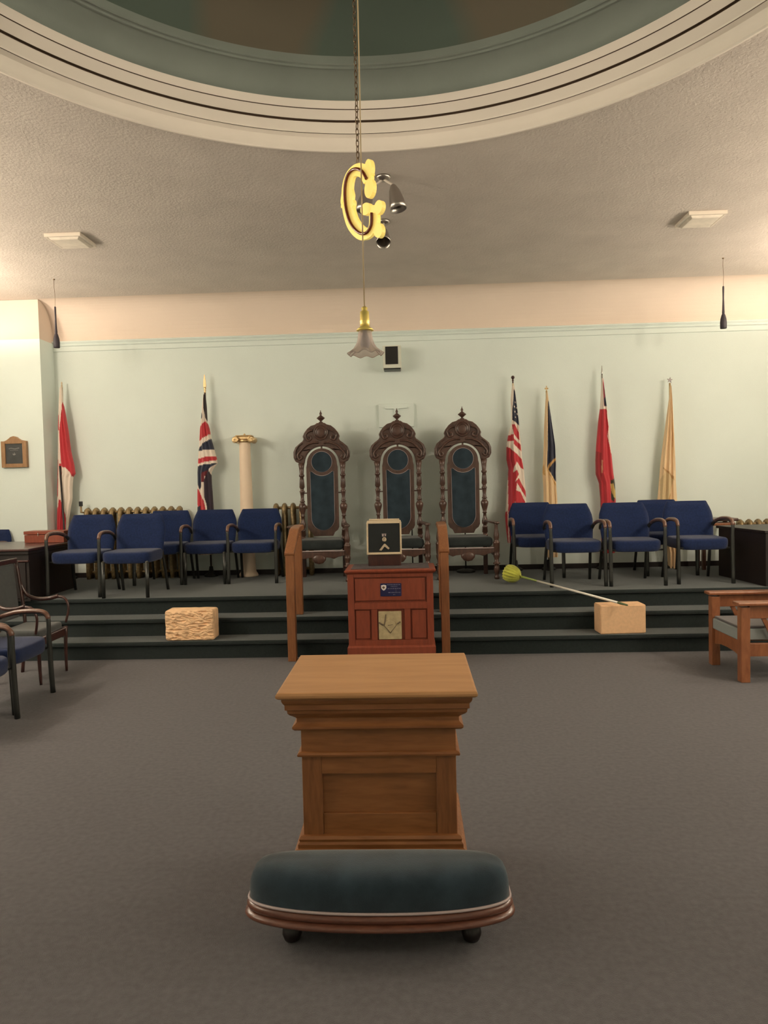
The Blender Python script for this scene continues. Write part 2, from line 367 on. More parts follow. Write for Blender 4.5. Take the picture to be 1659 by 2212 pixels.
# ------------------------------------------------------------------ kneeler
T = thing('kneeler', 'low dark slate velvet kneeling stool with rounded mahogany rim in front of the altar', 'stool', (-.138, 2.42, 0))
def sel(a, b, n, z, k=72, e=None):
    out = []
    for i in range(k):
        t = 2 * pi * i / k; c, s_ = cos(t), sin(t)
        nn = n - .35 if s_ < 0 else 5.0
        out.append((a * abs(c) ** (2 / nn) * (1 if c > 0 else -1), b * abs(s_) ** (2 / nn) * (1 if s_ > 0 else -1), z))
    return out
ka, kb = .452, .116
lo = [sel(ka * (1 - .004 * 0), kb, 2.6, .165)]
for s_, z in ((1.0, .175), (1.004, .195), (.998, .215), (.985, .233), (.95, .252), (.88, .268), (.75, .280), (.55, .288), (.3, .291), (.05, .292)):
    lo.append(sel(ka * (1 - (1 - s_) * .5) if s_ > .8 else ka * (s_ * .5 + .5) * 1.0 if s_ > .5 else ka * (s_ * 1.5), kb * s_, 2.6, z))
MB().loft(lo).build('cushion', M_velvet, T)
def rim(a, b, prof):
    return MB().loft([sel(a + o, b + o, 2.6, z) for o, z in prof])
rim(ka, kb, [(-.01, .104), (.006, .106), (.018, .110), (.020, .117), (.016, .124), (.006, .130), (-.004, .132)]).build('rim', M_rimw, T)
rim(ka, kb, [(-.002, .130), (.006, .134), (.012, .142), (.012, .150), (.006, .158), (-.004, .162)]).build('rim', M_rimw, T)
MB().tube([Vector(p) for p in sel(ka + .004, kb + .004, 2.6, .167)], .005, 6, closed=True).build('piping', M_pipe, T)
for sx in (-.31, .32):
    for yy in (.005, .095):
        MB().lathe([(.018, 0), (.028, .006), (.035, .025), (.033, .045), (.022, .055), (.024, .062), (.034, .072), (.030, .085), (.022, .106)], 16, Matrix.Translation((sx, yy, 0))).build('foot', M_maho, T)  # darker wood on the feet paints in the shade under the stool

# ------------------------------------------------------------------ red pulpit
T = thing('pulpit', 'reddish mahogany pedestal cabinet with blue card and stone emblem panel before the steps', 'cabinet', (-.183, 6.24, 0))
hx = .367; yf, yb = -.21, .21
MB().box(-hx, hx, yf + .02, yb, 0, .845).build('body', M_red, T)
rectloft('top', 0, 0, hx, .21, [(0, .830), (.012, .838), (.022, .848), (.024, .858), (.018, .866), (.010, .868)], M_red, T)
MB().box(-hx + .03, hx - .03, yf + .045, yb - .01, .868, .873).build('desk_pad', M_cloth, T)
for q in ((-hx, -hx + .055, .21, .838), (hx - .055, hx, .21, .838), (-hx + .055, hx - .055, .80, .838)):
    MB().box(q[0], q[1], yf, yf + .025, q[2], q[3]).build('rail' if q[3] - q[2] < .1 else 'stile', M_red, T, .003)
MB().box(-hx + .062, hx - .070, yf + .004, yf + .025, .598, .790).build('panel', M_red, T, .006)
MB().box(-hx + .055, hx - .055, yf - .002, yf + .025, .525, .580).build('rail', M_red, T, .003)
MB().box(-hx + .055, hx - .055, yf + .0, yf + .025, .21, .258).build('rail', M_red, T, .003)
for q in ((-.167, -.118), (.118, .167)):
    MB().box(q[0], q[1], yf, yf + .025, .258, .525).build('stile', M_red, T, .003)
MB().box(-.305, -.178, yf + .008, yf + .025, .268, .515).build('panel', M_red, T, .008)
MB().box(.178, .305, yf + .008, yf + .025, .268, .515).build('panel', M_red, T, .008)
rectloft('plinth', 0, 0, hx, .21, [(.012, 0), (.012, .195), (.006, .207), (0, .212)], M_red, T)
em = MB().box(-.108, .090, yf + .006, yf + .025, .262, .505).build('emblem_panel', M_relief, T, .004)
cx_, cz_ = -.008, .40
MB().prism([(cx_, cz_ - .075), (cx_ + .048, cz_ - .018), (cx_ + .04, cz_ + .015), (cx_, cz_ + .045), (cx_ - .04, cz_ + .015), (cx_ - .048, cz_ - .018)], yf - .004, yf + .008).build('emblem_diamond', M_relief, em, .003)
b_ = MB()
b_.tube([(cx_ - .035, yf + .003, cz_ + .08), (cx_ - .05, yf + .001, cz_ - .015), (cx_, yf + .001, cz_ - .082), (cx_ + .05, yf + .001, cz_ - .015)], .004, 6)
b_.tube([(cx_ - .02, yf - .004, cz_ - .013), (cx_ + .022, yf - .004, cz_ - .009)], .0025, 6)
b_.tube([(cx_ - .095, yf + .003, cz_ + .010), (cx_ - .062, yf + .003, cz_ - .012)], .007, 6)
b_.tube([(cx_ + .088, yf + .003, cz_ + .015), (cx_ + .06, yf + .003, cz_ - .004)], .006, 6)
b_.build('emblem_lines', M_reliefd, em)
cd = tag(MB().prism(rrect(-.09, .09, 0, .112, .006), -.001, .001).build('blue_card', M_card), 'small dark blue printed card fixed to the red pulpit front', 'card')
cd.location = (-.178, 6.0315, .636)
MB().prism([(-.083, .095), (-.060, .100), (-.040, .095), (-.039, .072), (-.050, .056), (-.062, .050), (-.074, .058), (-.083, .072)], -.0022, 0).build('card_badge', M_cardw, cd)
MB().prism([(-.076, .078), (-.063, .088), (-.048, .079), (-.062, .063)], -.0032, -.001).build('badge_mark', M_reliefd, cd)
b_ = MB()
for z, xs in ((.099, (-.030, .080)), (.084, (.0, .055)), (.066, (-.028, .084)), (.032, (-.022, .084)), (.014, (.02, .036))):
    x = xs[0]
    while x < xs[1]:
        w = random.uniform(.006, .016); b_.box(x, min(x + w, xs[1]), -.002, 0, z - .003, z + .003); x += w + .005
b_.box(.042, .0435, -.002, 0, .034, .064)
b_.build('card_lines', M_cardg, cd)

# book board on the pulpit
T = thing('display_board', 'square navy velvet board with ivory edge and metal level emblem on the pulpit', 'board', (-.235, 6.33, .873))
MB().box(-.145, .145, -.07, .07, 0, .105).build('base', M_maho2, T, .004)
R_ = Matrix.Translation((0, -.08, .105)) @ Matrix.Rotation(radians(-8), 4, 'X')
MB().box(-.150, .150, 0, .045, 0, .300, T=R_).build('board', M_ivory, T, .003)
MB().box(-.138, .138, -.004, 0, .016, .272, T=R_).build('velvet_face', M_navy, T)
b_ = MB(); b_.box(-.155, -.142, -.008, .01, -.002, .285, T=R_); b_.box(.142, .155, -.008, .01, -.002, .285, T=R_); b_.box(-.155, .155, -.008, .01, -.004, .015, T=R_)
b_.build('edge_trim', M_ivory, T, .002)
MB().box(-.132, .138, .002, .06, .300, .314, T=R_).build('page_block', M_ivory, T, .004)
b_ = MB()
b_.prism([(-.045, .034), (-.025, .030), (.004, .066), (.036, .040), (.048, .050), (.014, .086), (.004, .092), (-.006, .084)], -.010, -.003, T=R_)
b_.build('square_emblem', M_silver, T, .001)
b_ = MB(); b_.tube([(.002 + .014 * cos(a), -.008, .128 + .019 * sin(a)) for a in [i * pi / 8 for i in range(-2, 11)]], .005, 6, T=R_)
b_.box(-.004, .012, -.009, -.003, .112, .14, T=R_); b_.build('ring_emblem', M_silver, T)
b_ = MB(); b_.box(-.018, -.002, -.008, -.003, .156, .180, T=R_); b_.box(.006, .018, -.008, -.003, .158, .178, T=R_); b_.box(-.02, .02, -.008, -.003, .174, .180, T=R_)
b_.build('top_emblem', M_pipe, T)

# ------------------------------------------------------------------ handrails
def rail(x, lab):
    T = thing('handrail', lab, 'handrail', (x, 6.4, 0), group='wooden handrails on the steps')
    MB().box(-.038, .038, -.038, .038, 0, .985).build('post', M_rail, T, .004)
    MB().box(-.034, .034, .445, .515, .34, 1.11).build('post', M_rail, T, .004)
    top = [(-.045, .975), (-.045, 1.00), (.26, 1.185), (.33, 1.205), (.58, 1.215), (.60, 1.20), (.60, 1.165), (.34, 1.155), (.27, 1.13), (-.02, .955)]
    MB().prism(top, -.045, .045, 'x').build('grip_rail', M_rail, T, .008)
    MB().box(-.020, .020, .49, .585, 1.09, 1.165).build('end_bracket', M_rail, T, .003)
    return T
rail(-1.102, 'orange oak stair handrail left of the red pulpit')
rail(.300, 'orange oak stair handrail right of the red pulpit')

# ------------------------------------------------------------------ thrones
ZT = lambda y: 2.33 - (y - 175) / 628.0 - .51     # local height above the platform
U = 1 / 633.0
def make_throne():
    T = thing('throne', '', 'chair', group='carved high-backed thrones')
    half = [(0, 172), (28, 172), (45, 184), (75, 192), (103, 214), (126, 243), (139, 270), (132, 288), (140, 304), (167, 324), (195, 348), (211, 382), (211, 425), (197, 455), (168, 468), (132, 471)]
    arch = [(130 * cos(a), 472 - 127 * sin(a)) for a in [pi * i / 24 for i in range(1, 24)]]
    R_ = [(x * U, ZT(y)) for x, y in half]; L_ = [(-x, z) for x, z in R_]
    poly = R_ + [(x * U, ZT(y)) for x, y in arch] + list(reversed(L_[1:]))
    cr_ = MB().prism(poly, .02, .085).build('crest', M_wal, T, .010, 3)
    # carved relief on the crest
    b = MB(); zc = ZT(243)
    b.sphere((0, .018, zc), .078, 24, 10, (1, .32, 1.08))
    b.tube([(.078 * cos(a), .008, zc + .084 * sin(a)) for a in [2 * pi * i / 32 for i in range(32)]], .009, 8, closed=True)
    b.tube([(.052 * cos(a), -.004, zc + .056 * sin(a)) for a in [2 * pi * i / 28 for i in range(28)]], .005, 6, closed=True)
    b.build('medallion', M_wal, cr_)
    for s_ in (-1, 1):
        b = MB()
        def P(x, y, d=.01): return (s_ * x * U, d, ZT(y))
        b.tube(smoothpts([P(60, 225), P(92, 235), P(115, 265), P(100, 300), P(75, 290), P(80, 270), P(95, 275)]), [.012] * 37, 8)
        b.tube(smoothpts([P(20, 318), P(60, 318), P(110, 335), P(150, 372), P(178, 410), P(168, 440), P(148, 428), P(156, 410)]), [.013] * 43, 8)
        b.tube(smoothpts([P(140, 318), P(175, 345), P(197, 390), P(190, 435)]), .009, 8)
        b.build('scroll_carving', M_wal, cr_)
    b = MB(); b.lathe([(.010, ZT(176)), (.022, ZT(172)), (.030, ZT(168)), (.014, ZT(163)), (.012, ZT(158)), (.048, ZT(138)), (.050, ZT(135)), (.016, ZT(118)), (.010, ZT(113)), (.016, ZT(106)), (.014, ZT(98)), (.006, ZT(90)), (.003, ZT(78))], 12, Matrix.Translation((0, .05, 0)))
    b.build('finial', M_wal, T)
    # back panel frame
    pan = [(112 * cos(a) * U, ZT(472 - 112 * sin(a))) for a in [pi * i / 28 for i in range(29)]]
    low = [(-118, 500), (-118, 945), (-108, 968), (-85, 985), (-72, 1012), (72, 1012), (85, 985), (108, 968), (118, 945), (118, 500)]
    pan += [(x * U, ZT(y)) for x, y in low]
    MB().prism(pan, .035, .062).build('back_panel', M_wal, T, .006, 2)
    pads = [('back_pad', [(76 * cos(a), 460 + 76 * sin(a)) for a in [2 * pi * i / 36 for i in range(36)]])]
    lo_ = [(-86, 545)] + [(x, 460 + sqrt(104 ** 2 - x * x)) for x in [-86 + 172 * i / 16 for i in range(0, 17)]][1:-1] + [(86, 545)] + [(86 * cos(a), 878 + 90 * sin(a)) for a in [pi * i / 18 for i in range(19)]]
    lo_ = [(-88, 532)] + lo_[1:16] + [(88, 532)] + lo_[17:]
    pads.append(('back_pad', lo_))
    for nm, pl in pads:
        p2 = [(x * U, ZT(y)) for x, y in pl]
        o = MB().prism(p2, .018, .05).build(nm, M_velvet, T, .012, 3)
        MB().tube([(x, .028, z) for x, z in p2], .0045, 6, closed=True).build('piping', M_pipe, o)
    MB().box(-.010, .010, .045, .065, ZT(362), ZT(342)).build('peg', M_wal, T)
    # turned posts
    zb, zt = .44, ZT(468)
    def turned(z0, z1, r0=.035):
        seq = [(0, .9), (.03, .9), (.032, .7), (.05, .7), (.06, .95), (.12, .8), (.125, 1.0), (.135, .6), (.16, .6), (.17, .95), (.20, 1.0), (.26, .55), (.30, .5), (.31, .8), (.325, .55), (.36, .8), (.42, 1.25), (.45, 1.3), (.47, .9), (.49, .6), (.50, .95), (.515, .65), (.56, .55), (.62, .75), (.64, .95), (.65, .6), (.67, .6), (.69, .9), (.78, .75), (.82, .6), (.83, .9), (.85, .9), (.86, .65), (.94, .85), (1, 1.1)]
        return [(r0 * r, z0 + (z1 - z0) * t) for t, r in seq]
    for s_ in (-1, 1):
        MB().lathe(turned(zb, zt), 14, Matrix.Translation((s_ * .245, .05, 0))).build('back_post', M_wal, T)
        MB().tube([(s_ * .180, .05, ZT(690)), (s_ * .245, .05, ZT(690))], .007, 8).build('peg', M_wal, T)
        MB().box(s_ * .245 - .024, s_ * .245 + .024, .026, .074, 0, .45).build('leg', M_maho2, T, .004)
        # front leg rises to the arm
        prof = [(.022, 0), (.030, .01), (.026, .03), (.018, .045), (.026, .07), (.034, .10), (.030, .14), (.022, .165), (.040, .170), (.040, .182), (.022, .19), (.026, .23), (.034, .25), (.036, .275), (.030, .29), (.034, .31), (.036, .40), (.040, .41), (.030, .42), (.024, .44), (.030, .46), (.030, .49), (.020, .55), (.018, .60), (.026, .622)]
        MB().lathe(prof, 14, Matrix.Translation((s_ * .318, -.43, 0))).build('leg', M_wal, T)
        MB().prism([(s_ * .225, .07), (s_ * .275, .07), (s_ * .355, -.44), (s_ * .350, -.48), (s_ * .325, -.495), (s_ * .296, -.48), (s_ * .285, -.44)], .618, .640, 'z').build('armrest', M_wal, T, .006)
        MB().box(s_ * .29 - .018, s_ * .29 + .018, -.42, .03, .27, .34).build('side_rail', M_wal, T, .004)
    seat = [(-.235, .03), (.235, .03), (.285, -.44), (-.285, -.44)]
    o = MB().prism(seat, .36, .475, 'z').build('seat', M_velg, T, .045, 5)
    ap = [(-.29, .345), (.29, .345), (.29, .30), (.22, .285), (.17, .262), (.13, .275), (.08, .280), (.075, .25), (.045, .215), (0, .205), (-.045, .215), (-.075, .25), (-.08, .280), (-.13, .275), (-.17, .262), (-.22, .285), (-.29, .30)]
    MB().prism(ap, -.452, -.425).build('apron', M_wal, T, .005)
    MB().sphere((0, -.452, .262), .07, 20, 8, (1, .18, .72)).build('apron_medallion', M_wal, T)
    MB().tube([(-.288, -.455, .352), (.288, -.455, .352)], .007, 6).build('piping', M_pipe, T)
    return T
TH = make_throne(); TH.location = (-1.03, 8.33, .51); TH['label'] = 'carved walnut high-backed throne, leftmost of three, half behind left handrail'
dup(TH, (-.13, 8.33, .51), 0, 'carved walnut high-backed throne in the middle, behind the red pulpit board')
dup(TH, (.635, 8.33, .51), 0, 'carved walnut high-backed throne, rightmost of three, by the right handrail')
def stand(x, y, lab):
    T = thing('floor_stand', lab, 'stand', (x, y, .51), group='black floor stands behind the thrones')
    MB().lathe([(.11, 0), (.115, .012), (.105, .025), (.07, .036), (.02, .045)], 28).build('base', M_blackm, T)
    MB().tube([(0, 0, .03), (0, 0, .95)], .008, 8).build('pole', M_blackm, T)
stand(.66, 8.56, 'thin black pole stand on a round base beneath the right throne')
stand(.02, 8.56, 'thin black pole stand behind the middle throne legs')

# ------------------------------------------------------------------ blue chairs
def chair_leg_path(s_, w):
    return [(s_ * w, -.01, 0), (s_ * w, .0, .25), (s_ * w, .005, .45), (s_ * (w + .002), .005, .58), (s_ * (w + .002), .025, .625), (s_ * (w + .002), .07, .645), (s_ * w, .16, .650), (s_ * w, .28, .640), (s_ * (w - .01), .40, .605), (s_ * (w - .02), .455, .555)]
def make_chair(arms=True):
    T = thing('armchair' if arms else 'side_chair', '', 'chair', group='navy blue stacking chairs')
    w = .272 if arms else .225
    for s_ in (-1, 1):
        if arms:
            pp = smoothpts(chair_leg_path(s_, w), 3)
            MB().tube(pp, [.020] * 7 + [.017] * (len(pp) - 7), 10).build('leg', M_metal, T)
            cap = smoothpts(chair_leg_path(s_, w)[3:9], 4)
            cap = [p + Vector((0, -.004, .006)) for p in cap]
            MB().tube(cap, [.010] + [.019] * (len(cap) - 2) + [.012], 10).build('armrest', M_armw, T)
        else:
            MB().tube([(s_ * w, -.01, 0), (s_ * w, 0, .365)], .019, 10).build('leg', M_metal, T)
        rw = .225
        MB().tube(smoothpts([(s_ * (rw + .02), .54, 0), (s_ * (rw + .012), .47, .30), (s_ * rw, .44, .45), (s_ * rw, .465, .62)], 3), .016, 8).build('leg', M_metal, T)
        MB().tube([(s_ * (rw + .02), .543, 0), (s_ * (rw + .02), .540, .018)], .015, 8).build('foot_cap', M_chrome, T)
    MB().tube([(-w, .02, .362), (w, .02, .362)], .009, 8).build('front_rail', M_chrome if not arms else M_metal, T)
    MB().tube([(-.22, .45, .362), (.22, .45, .362)], .009, 8).build('rear_rail', M_metal, T)
    # seat cushion
    lo = []
    for z, k in ((.350, .95), (.360, .985), (.40, 1.0), (.430, 1.0), (.450, .985), (.462, .93), (.466, .6)):
        n = 40; L = []
        for i in range(n):
            a = 2 * pi * i / n; c, s_ = cos(a), sin(a)
            L.append((.252 * k * abs(c) ** .32 * (1 if c > 0 else -1), .225 + .235 * k * abs(s_) ** .32 * (1 if s_ > 0 else -1), z - .006 * (s_ < 0) * abs(s_) ** 6))
        lo.append(L)
    MB().loft(lo).build('seat', M_blue, T)
    # back cushion: outline, thickness, lean and slight wrap
    prof = [(.405, .242), (.45, .250), (.53, .257), (.60, .262), (.66, .264), (.71, .257), (.76, .240), (.80, .222), (.820, .213), (.828, .204)]
    v = []; f = []; nx = 12
    def pt(z, hw, t, side):
        lean = .425 + (z - .40) * .24; wrap = -.028 * t * t
        edge = (1 - abs(t) ** 8) * .022 + .004
        if z > .815 or z < .41: edge = .006
        return (hw * t, lean + wrap + (edge if side else -edge), z)
    g = MB(); nz = len(prof)
    for side in (0, 1):
        for z, hw in prof:
            for i in range(nx + 1): v.append(pt(z, hw, -1 + 2 * i / nx, side))
    S = nz * (nx + 1)
    for j in range(nz - 1):
        for i in range(nx):
            a = j * (nx + 1) + i
            f.append((a, a + 1, a + nx + 2, a + nx + 1)); f.append((S + a, S + a + nx + 1, S + a + nx + 2, S + a + 1))
        a = j * (nx + 1); f.append((a, a + nx + 1, S + a + nx + 1, S + a)); a += nx; f.append((a, S + a, S + a + nx + 1, a + nx + 1))
    for i in range(nx):
        f.append((i, S + i, S + i + 1, i + 1)); a = (nz - 1) * (nx + 1) + i; f.append((a, a + 1, S + a + 1, S + a))
    g.add(v, f, True); g.build('backrest', M_blue, T)
    return T
CA = make_chair(True); CB = make_chair(False)
PZ = .51
CA.location = (1.695, 7.22, PZ); CA.rotation_euler = (0, 0, 0); CA['label'] = 'navy armchair in the right front row nearest the lime duster head'
A = lambda x, y, rz, lab, z=PZ: dup(CA, (x, y, z), rz, lab)
A(2.285, 7.20, 0, 'navy armchair in the right front row, middle of three')
A(2.985, 7.27, 0, 'navy armchair at right end of the front row, beside the dark desk')
A(1.42, 7.90, 0, 'navy armchair in the rear row in front of the striped star flag')
A(2.88, 7.90, 0, 'navy armchair in the rear row mostly hidden, in front of the cream flag')
A(-3.455, 7.10, 0, 'navy armchair leftmost on the platform, beside the black desk')
A(-2.87, 7.90, 0, 'navy armchair in the rear row hidden behind the armless chair, before the radiator')
A(-1.79, 7.90, 0, 'navy armchair beside the white column, left of the thrones')
A(-2.885, 5.215, pi / 2, 'navy armchair on the lower floor at the left edge, second from the camera', 0)
A(-2.82, 4.585, pi / 2, 'navy armchair on the lower floor nearest the camera, cut by the left edge', 0)
lowc = dup(CA, (-5.0, 7.97, PZ), 0, 'blue chair back showing above the black desk at the far left edge', (.78, .78, .78))
CB.location = (-2.885, 7.02, PZ); CB['label'] = 'navy armless chair with chrome front rail, front row left of the steps'
dup(CB, (-2.33, 7.90, PZ), 0, 'navy armless chair with chrome rail in the rear row under the British flag')

# ------------------------------------------------------------------ mahogany side chair, left
T = thing('mahogany_armchair', 'dark mahogany armchair with curved open arms and grey upholstery by the steps', 'chair', (-3.09, 5.93, 0), pi / 2)
T.scale = (1, .78, 1)
for s_ in (-1, 1):
    MB().tube(smoothpts([(s_ * .22, 0, 0), (s_ * .225, .005, .18), (s_ * .235, .0, .40)], 3), [.013, .015, .016, .018, .019, .021, .022], 8).build('leg', M_maho2, T)
    MB().tube(smoothpts([(s_ * .20, .50, 0), (s_ * .20, .45, .38), (s_ * .21, .47, .62), (s_ * .21, .53, 1.0)], 4), .018, 8).build('leg', M_maho2, T)
    MB().tube(smoothpts([(s_ * .215, .50, .80), (s_ * .235, .44, .69), (s_ * .26, .34, .645), (s_ * .275, .20, .645), (s_ * .275, .10, .665)], 5), .015, 8, rx=1.2).build('armrest', M_maho2, T)
    MB().tube(smoothpts([(s_ * .275, .10, .660), (s_ * .275, .02, .64), (s_ * .27, -.02, .56), (s_ * .255, .01, .43)], 5), .013, 8).build('arm_support', M_maho2, T)
    MB().box(s_ * .225 - .012, s_ * .225 + .012, .0, .46, .32, .38).build('side_rail', M_maho2, T, .004)
MB().box(-.225, .225, -.012, .012, .32, .38).build('front_rail', M_maho2, T, .004)
MB().box(-.215, .215, .02, .45, .38, .45).build('seat', M_greyf, T, .03, 4)
MB().tube([(-.232, .46, .388), (-.236, -.012, .388), (.236, -.012, .388), (.232, .46, .388)], .006, 6).build('piping', M_pipe, T)
MB().box(-.185, .185, -.02, .03, .50, .98, T=Matrix.Translation((0, .455, 0)) @ Matrix.Rotation(radians(-6), 4, 'X')).build('backrest', M_greyf, T, .015, 3)
MB().box(-.225, .225, .515, .545, .975, 1.02).build('top_rail', M_maho2, T, .01)

# ------------------------------------------------------------------ oak armchair, right
T = thing('oak_armchair', 'square amber oak armchair with grey seat cushion beside the right end of the steps', 'chair', (2.56, 5.80, 0), -pi / 2)
# local: front faces -Y (towards room centre), arms along +Y
for s_ in (-1, 1):
    MB().box(s_ * .265 - .035, s_ * .265 + .035, -.035, .035, 0, .585).build('leg', M_amber, T, .005)
    MB().box(s_ * .265 - .032, s_ * .265 + .032, .55, .61, 0, .95).build('leg', M_amber, T, .005)
    MB().box(s_ * .265 - .055, s_ * .265 + .055, -.065, .60, .598, .625).build('armrest', M_amber, T, .008)
    MB().box(s_ * .265 - .018, s_ * .265 + .018, .035, .55, .495, .598).build('arm_rail', M_amber, T, .003)
    MB().box(s_ * .265 - .018, s_ * .265 + .018, .035, .55, .20, .30).build('side_rail', M_amber, T, .003)
for s_ in (-1, 1):
    for q in range(3):
        MB().prism([(.13 + q * .085, .50), (.165 + q * .085, .50), (.265 + q * .085, .29), (.230 + q * .085, .29)], s_ * .265 - .008, s_ * .265 + .008, 'x').build('slat', M_amber, T)
MB().prism([(-.23, .34), (.23, .34), (.23, .185), (.12, .205), (0, .21), (-.12, .205), (-.23, .185)], -.012, .012).build('front_rail', M_amber, T, .003)
for k, (a, b) in enumerate(((-.12, -.17), (-.05, -.07), (.05, .07), (.12, .17))):
    MB().tube([(b, .55, .36), (a, .60, .90)], .018, 4, rx=.4).build('slat', M_amber, T)
MB().box(-.235, .235, .56, .60, .86, .95).build('top_rail', M_amber, T, .005)
MB().box(-.235, .235, .56, .60, .32, .38).build('bottom_rail', M_amber, T, .005)
MB().box(-.228, .228, -.03, .54, .315, .405).build('seat', M_lgrey, T, .01, 3)
MB().box(-.222, .222, -.02, .53, .404, .425).build('seat_top', M_dgrey, T, .012, 3)

# ------------------------------------------------------------------ desks
T = thing('black_desk', 'long dark mahogany desk at the left end of the platform carrying a brown box', 'desk', (-4.5, 7.45, .51))
MB().box(-.60, .70, -.56, .40, 0, .47).build('body', M_maho, T, .003)
MB().box(-.66, .725, -.60, .44, .505, .53).build('top', M_maho2, T, .006)
MB().box(-.64, .71, -.58, .42, .47, .505).build('moulding', M_maho, T, .006)
MB().box(-.62, .705, -.585, -.55, .395, .415).build('moulding', M_maho2, T, .005)
for x in (-.45, -.13, .20, .52):
    MB().box(x, x + .15, -.575, -.55, .03, .39).build('pilaster', M_maho, T, .006)
bx = thing('wooden_box', 'orange-brown wooden box with a small hasp on the left desk', 'box', (-4.0, 7.70, 1.042))
MB().box(-.23, .21, -.10, .10, 0, .088).build('body', M_red, bx, .003); MB().box(-.235, .215, -.105, .105, .092, .128).build('lid', M_red, bx, .004)
MB().box(-.075, -.068, -.112, -.10, .075, .11).build('hasp', M_chrome, bx)
T = thing('dark_desk', 'long dark brown desk at the right end of the platform behind the oak armchair', 'desk', (4.03, 7.50, .51), .10)
MB().box(-.62, .85, -.43, .43, 0, .52).build('body', M_maho, T, .003)
MB().box(-.64, .87, -.45, .45, .52, .548).build('top', M_maho, T, .005)
for x in (-.5, -.1, .3):
    MB().box(x, x + .30, -.44, -.425, .06, .46).build('panel', M_maho2, T, .006)
T = thing('wooden_stand', 'brown wooden stand with double-edged top behind the rightmost navy chair', 'stand', (3.56, 8.43, .51))
MB().box(-.22, .225, -.14, .14, .565, .60).build('top', M_wal, T, .012, 3)
MB().box(-.20, .195, -.12, .12, .515, .548).build('shelf', M_amber, T, .008, 3)
for sx in (-.17, .15):
    for yy in (-.09, .08): MB().box(sx, sx + .04, yy, yy + .04, 0, .565).build('leg', M_wal, T, .003)

# ------------------------------------------------------------------ stones and duster
def stone(name, lab, m, x, y, w, d, h, rough, rz=0):
    bm = bmesh.new(); bmesh.ops.create_cube(bm, size=1)
    bmesh.ops.scale(bm, vec=(w, d, h), verts=bm.verts)
    bmesh.ops.bevel(bm, geom=bm.edges[:], offset=.02 if rough else .007, segments=3, affect='EDGES')
    if rough:
        bm.free(); bm = bmesh.new(); bmesh.ops.create_cube(bm, size=1)
        bmesh.ops.subdivide_edges(bm, edges=bm.edges[:], cuts=30, use_grid_fill=True)
        hw_ = (w / 2, d / 2, h / 2); rr_ = .022
        for v in bm.verts:
            p = Vector([v.co[q] * (w, d, h)[q] for q in range(3)])
            core = Vector([max(-(hw_[q] - rr_), min(hw_[q] - rr_, p[q])) for q in range(3)])
            dd_ = p - core
            if dd_.length > 1e-6: p = core + dd_.normalized() * rr_
            front = max(0, min(1, (-p.y - d / 2 + .03) / .03))
            r_ = abs(noise.noise(Vector((p.x * 13 + p.z * 14, 3, p.z * 36)))) + .5 * abs(noise.noise(p * 60))
            side = .004 * noise.noise(p * 18)
            p.y += front * (.030 * r_ - .006); p.x += side; p.z += side * .6
            v.co = p
        bmesh.ops.triangulate(bm, faces=bm.faces)
        bmesh.ops.recalc_face_normals(bm, faces=bm.faces)
    zmin = min(v.co.z for v in bm.verts); 
    for v in bm.verts: v.co.z -= zmin
    me = bpy.data.meshes.new(name); bm.to_mesh(me); bm.free(); me.materials.append(m)
    for p in me.polygons: p.use_smooth = False
    o = bpy.data.objects.new(name, me); C.objects.link(o); o.location = (x, y, .171); o.rotation_euler = (0, 0, rz)
    return tag(o, lab, 'stone')
stone('rough_stone', 'rough-hewn tan stone block on the lowest step, left side', M_stone, -2.09, 6.612, .46, .20, .285, True)
stone('smooth_stone', 'smooth dressed tan stone block on the lowest step under the duster handle', M_stones, 1.93, 6.628, .42, .19, .265, False, radians(3))
T = thing('duster', 'lime yellow dusting mop with white handle lying across the platform edge', 'duster', (0, 0, 0))
p0 = Vector((1.15, 7.42, .595)); p1 = Vector((1.93, 6.42, .458))
d_ = p1 - p0
MB().tube([p0 + d_ * .17, p0 + d_ * .93], .0105, 10).build('handle', M_wht, T)
MB().tube([p0, p0 + d_ * .09, p0 + d_ * .18], [.014, .010, .009], 8).build('neck', M_lgreen, T)
MB().tube([p0 + d_ * .92, p0 + d_ * .95, p0 + d_ * 1.01], [.010, .012, .008], 8).build('grip', M_dgreen, T)
# pleated fan-like head
v = []; f = []; n = 64; m_ = 10
for j in range(m_ + 1):
    t = j / m_
    for i in range(n):
        a = 2 * pi * i / n; r = .088 * sin(t * pi * .62 + .12) * (1 + .09 * (1 if i % 4 < 2 else -1) * t); 
        v.append((r * cos(a), r * sin(a), .035 - .12 * (1 - cos(t * pi * .62))))
for j in range(m_):
    for i in range(n): f.append((j * n + i, j * n + (i + 1) % n, (j + 1) * n + (i + 1) % n, (j + 1) * n + i))
f.append(tuple(range(n))); f.append(tuple(m_ * n + i for i in range(n)))
Q = Vector((-.74, .62, .22)).normalized().to_track_quat('-Z', 'Y').to_matrix().to_4x4()
MB().add(v, f, True, Matrix.Translation((1.105, 7.44, .605)) @ Q).build('mop_head', M_dust, T)
b_ = MB()
for k in range(7):
    a = k * .5 - 1.4; b_.add([(0, 0, .05), (.07 * cos(a), .07 * sin(a), -.02), (.07 * cos(a + .35), .07 * sin(a + .35), -.03)], [(0, 1, 2)], False, Matrix.Translation((1.115, 7.43, .60)) @ Q)
b_.build('mop_fringe', M_dust, T)

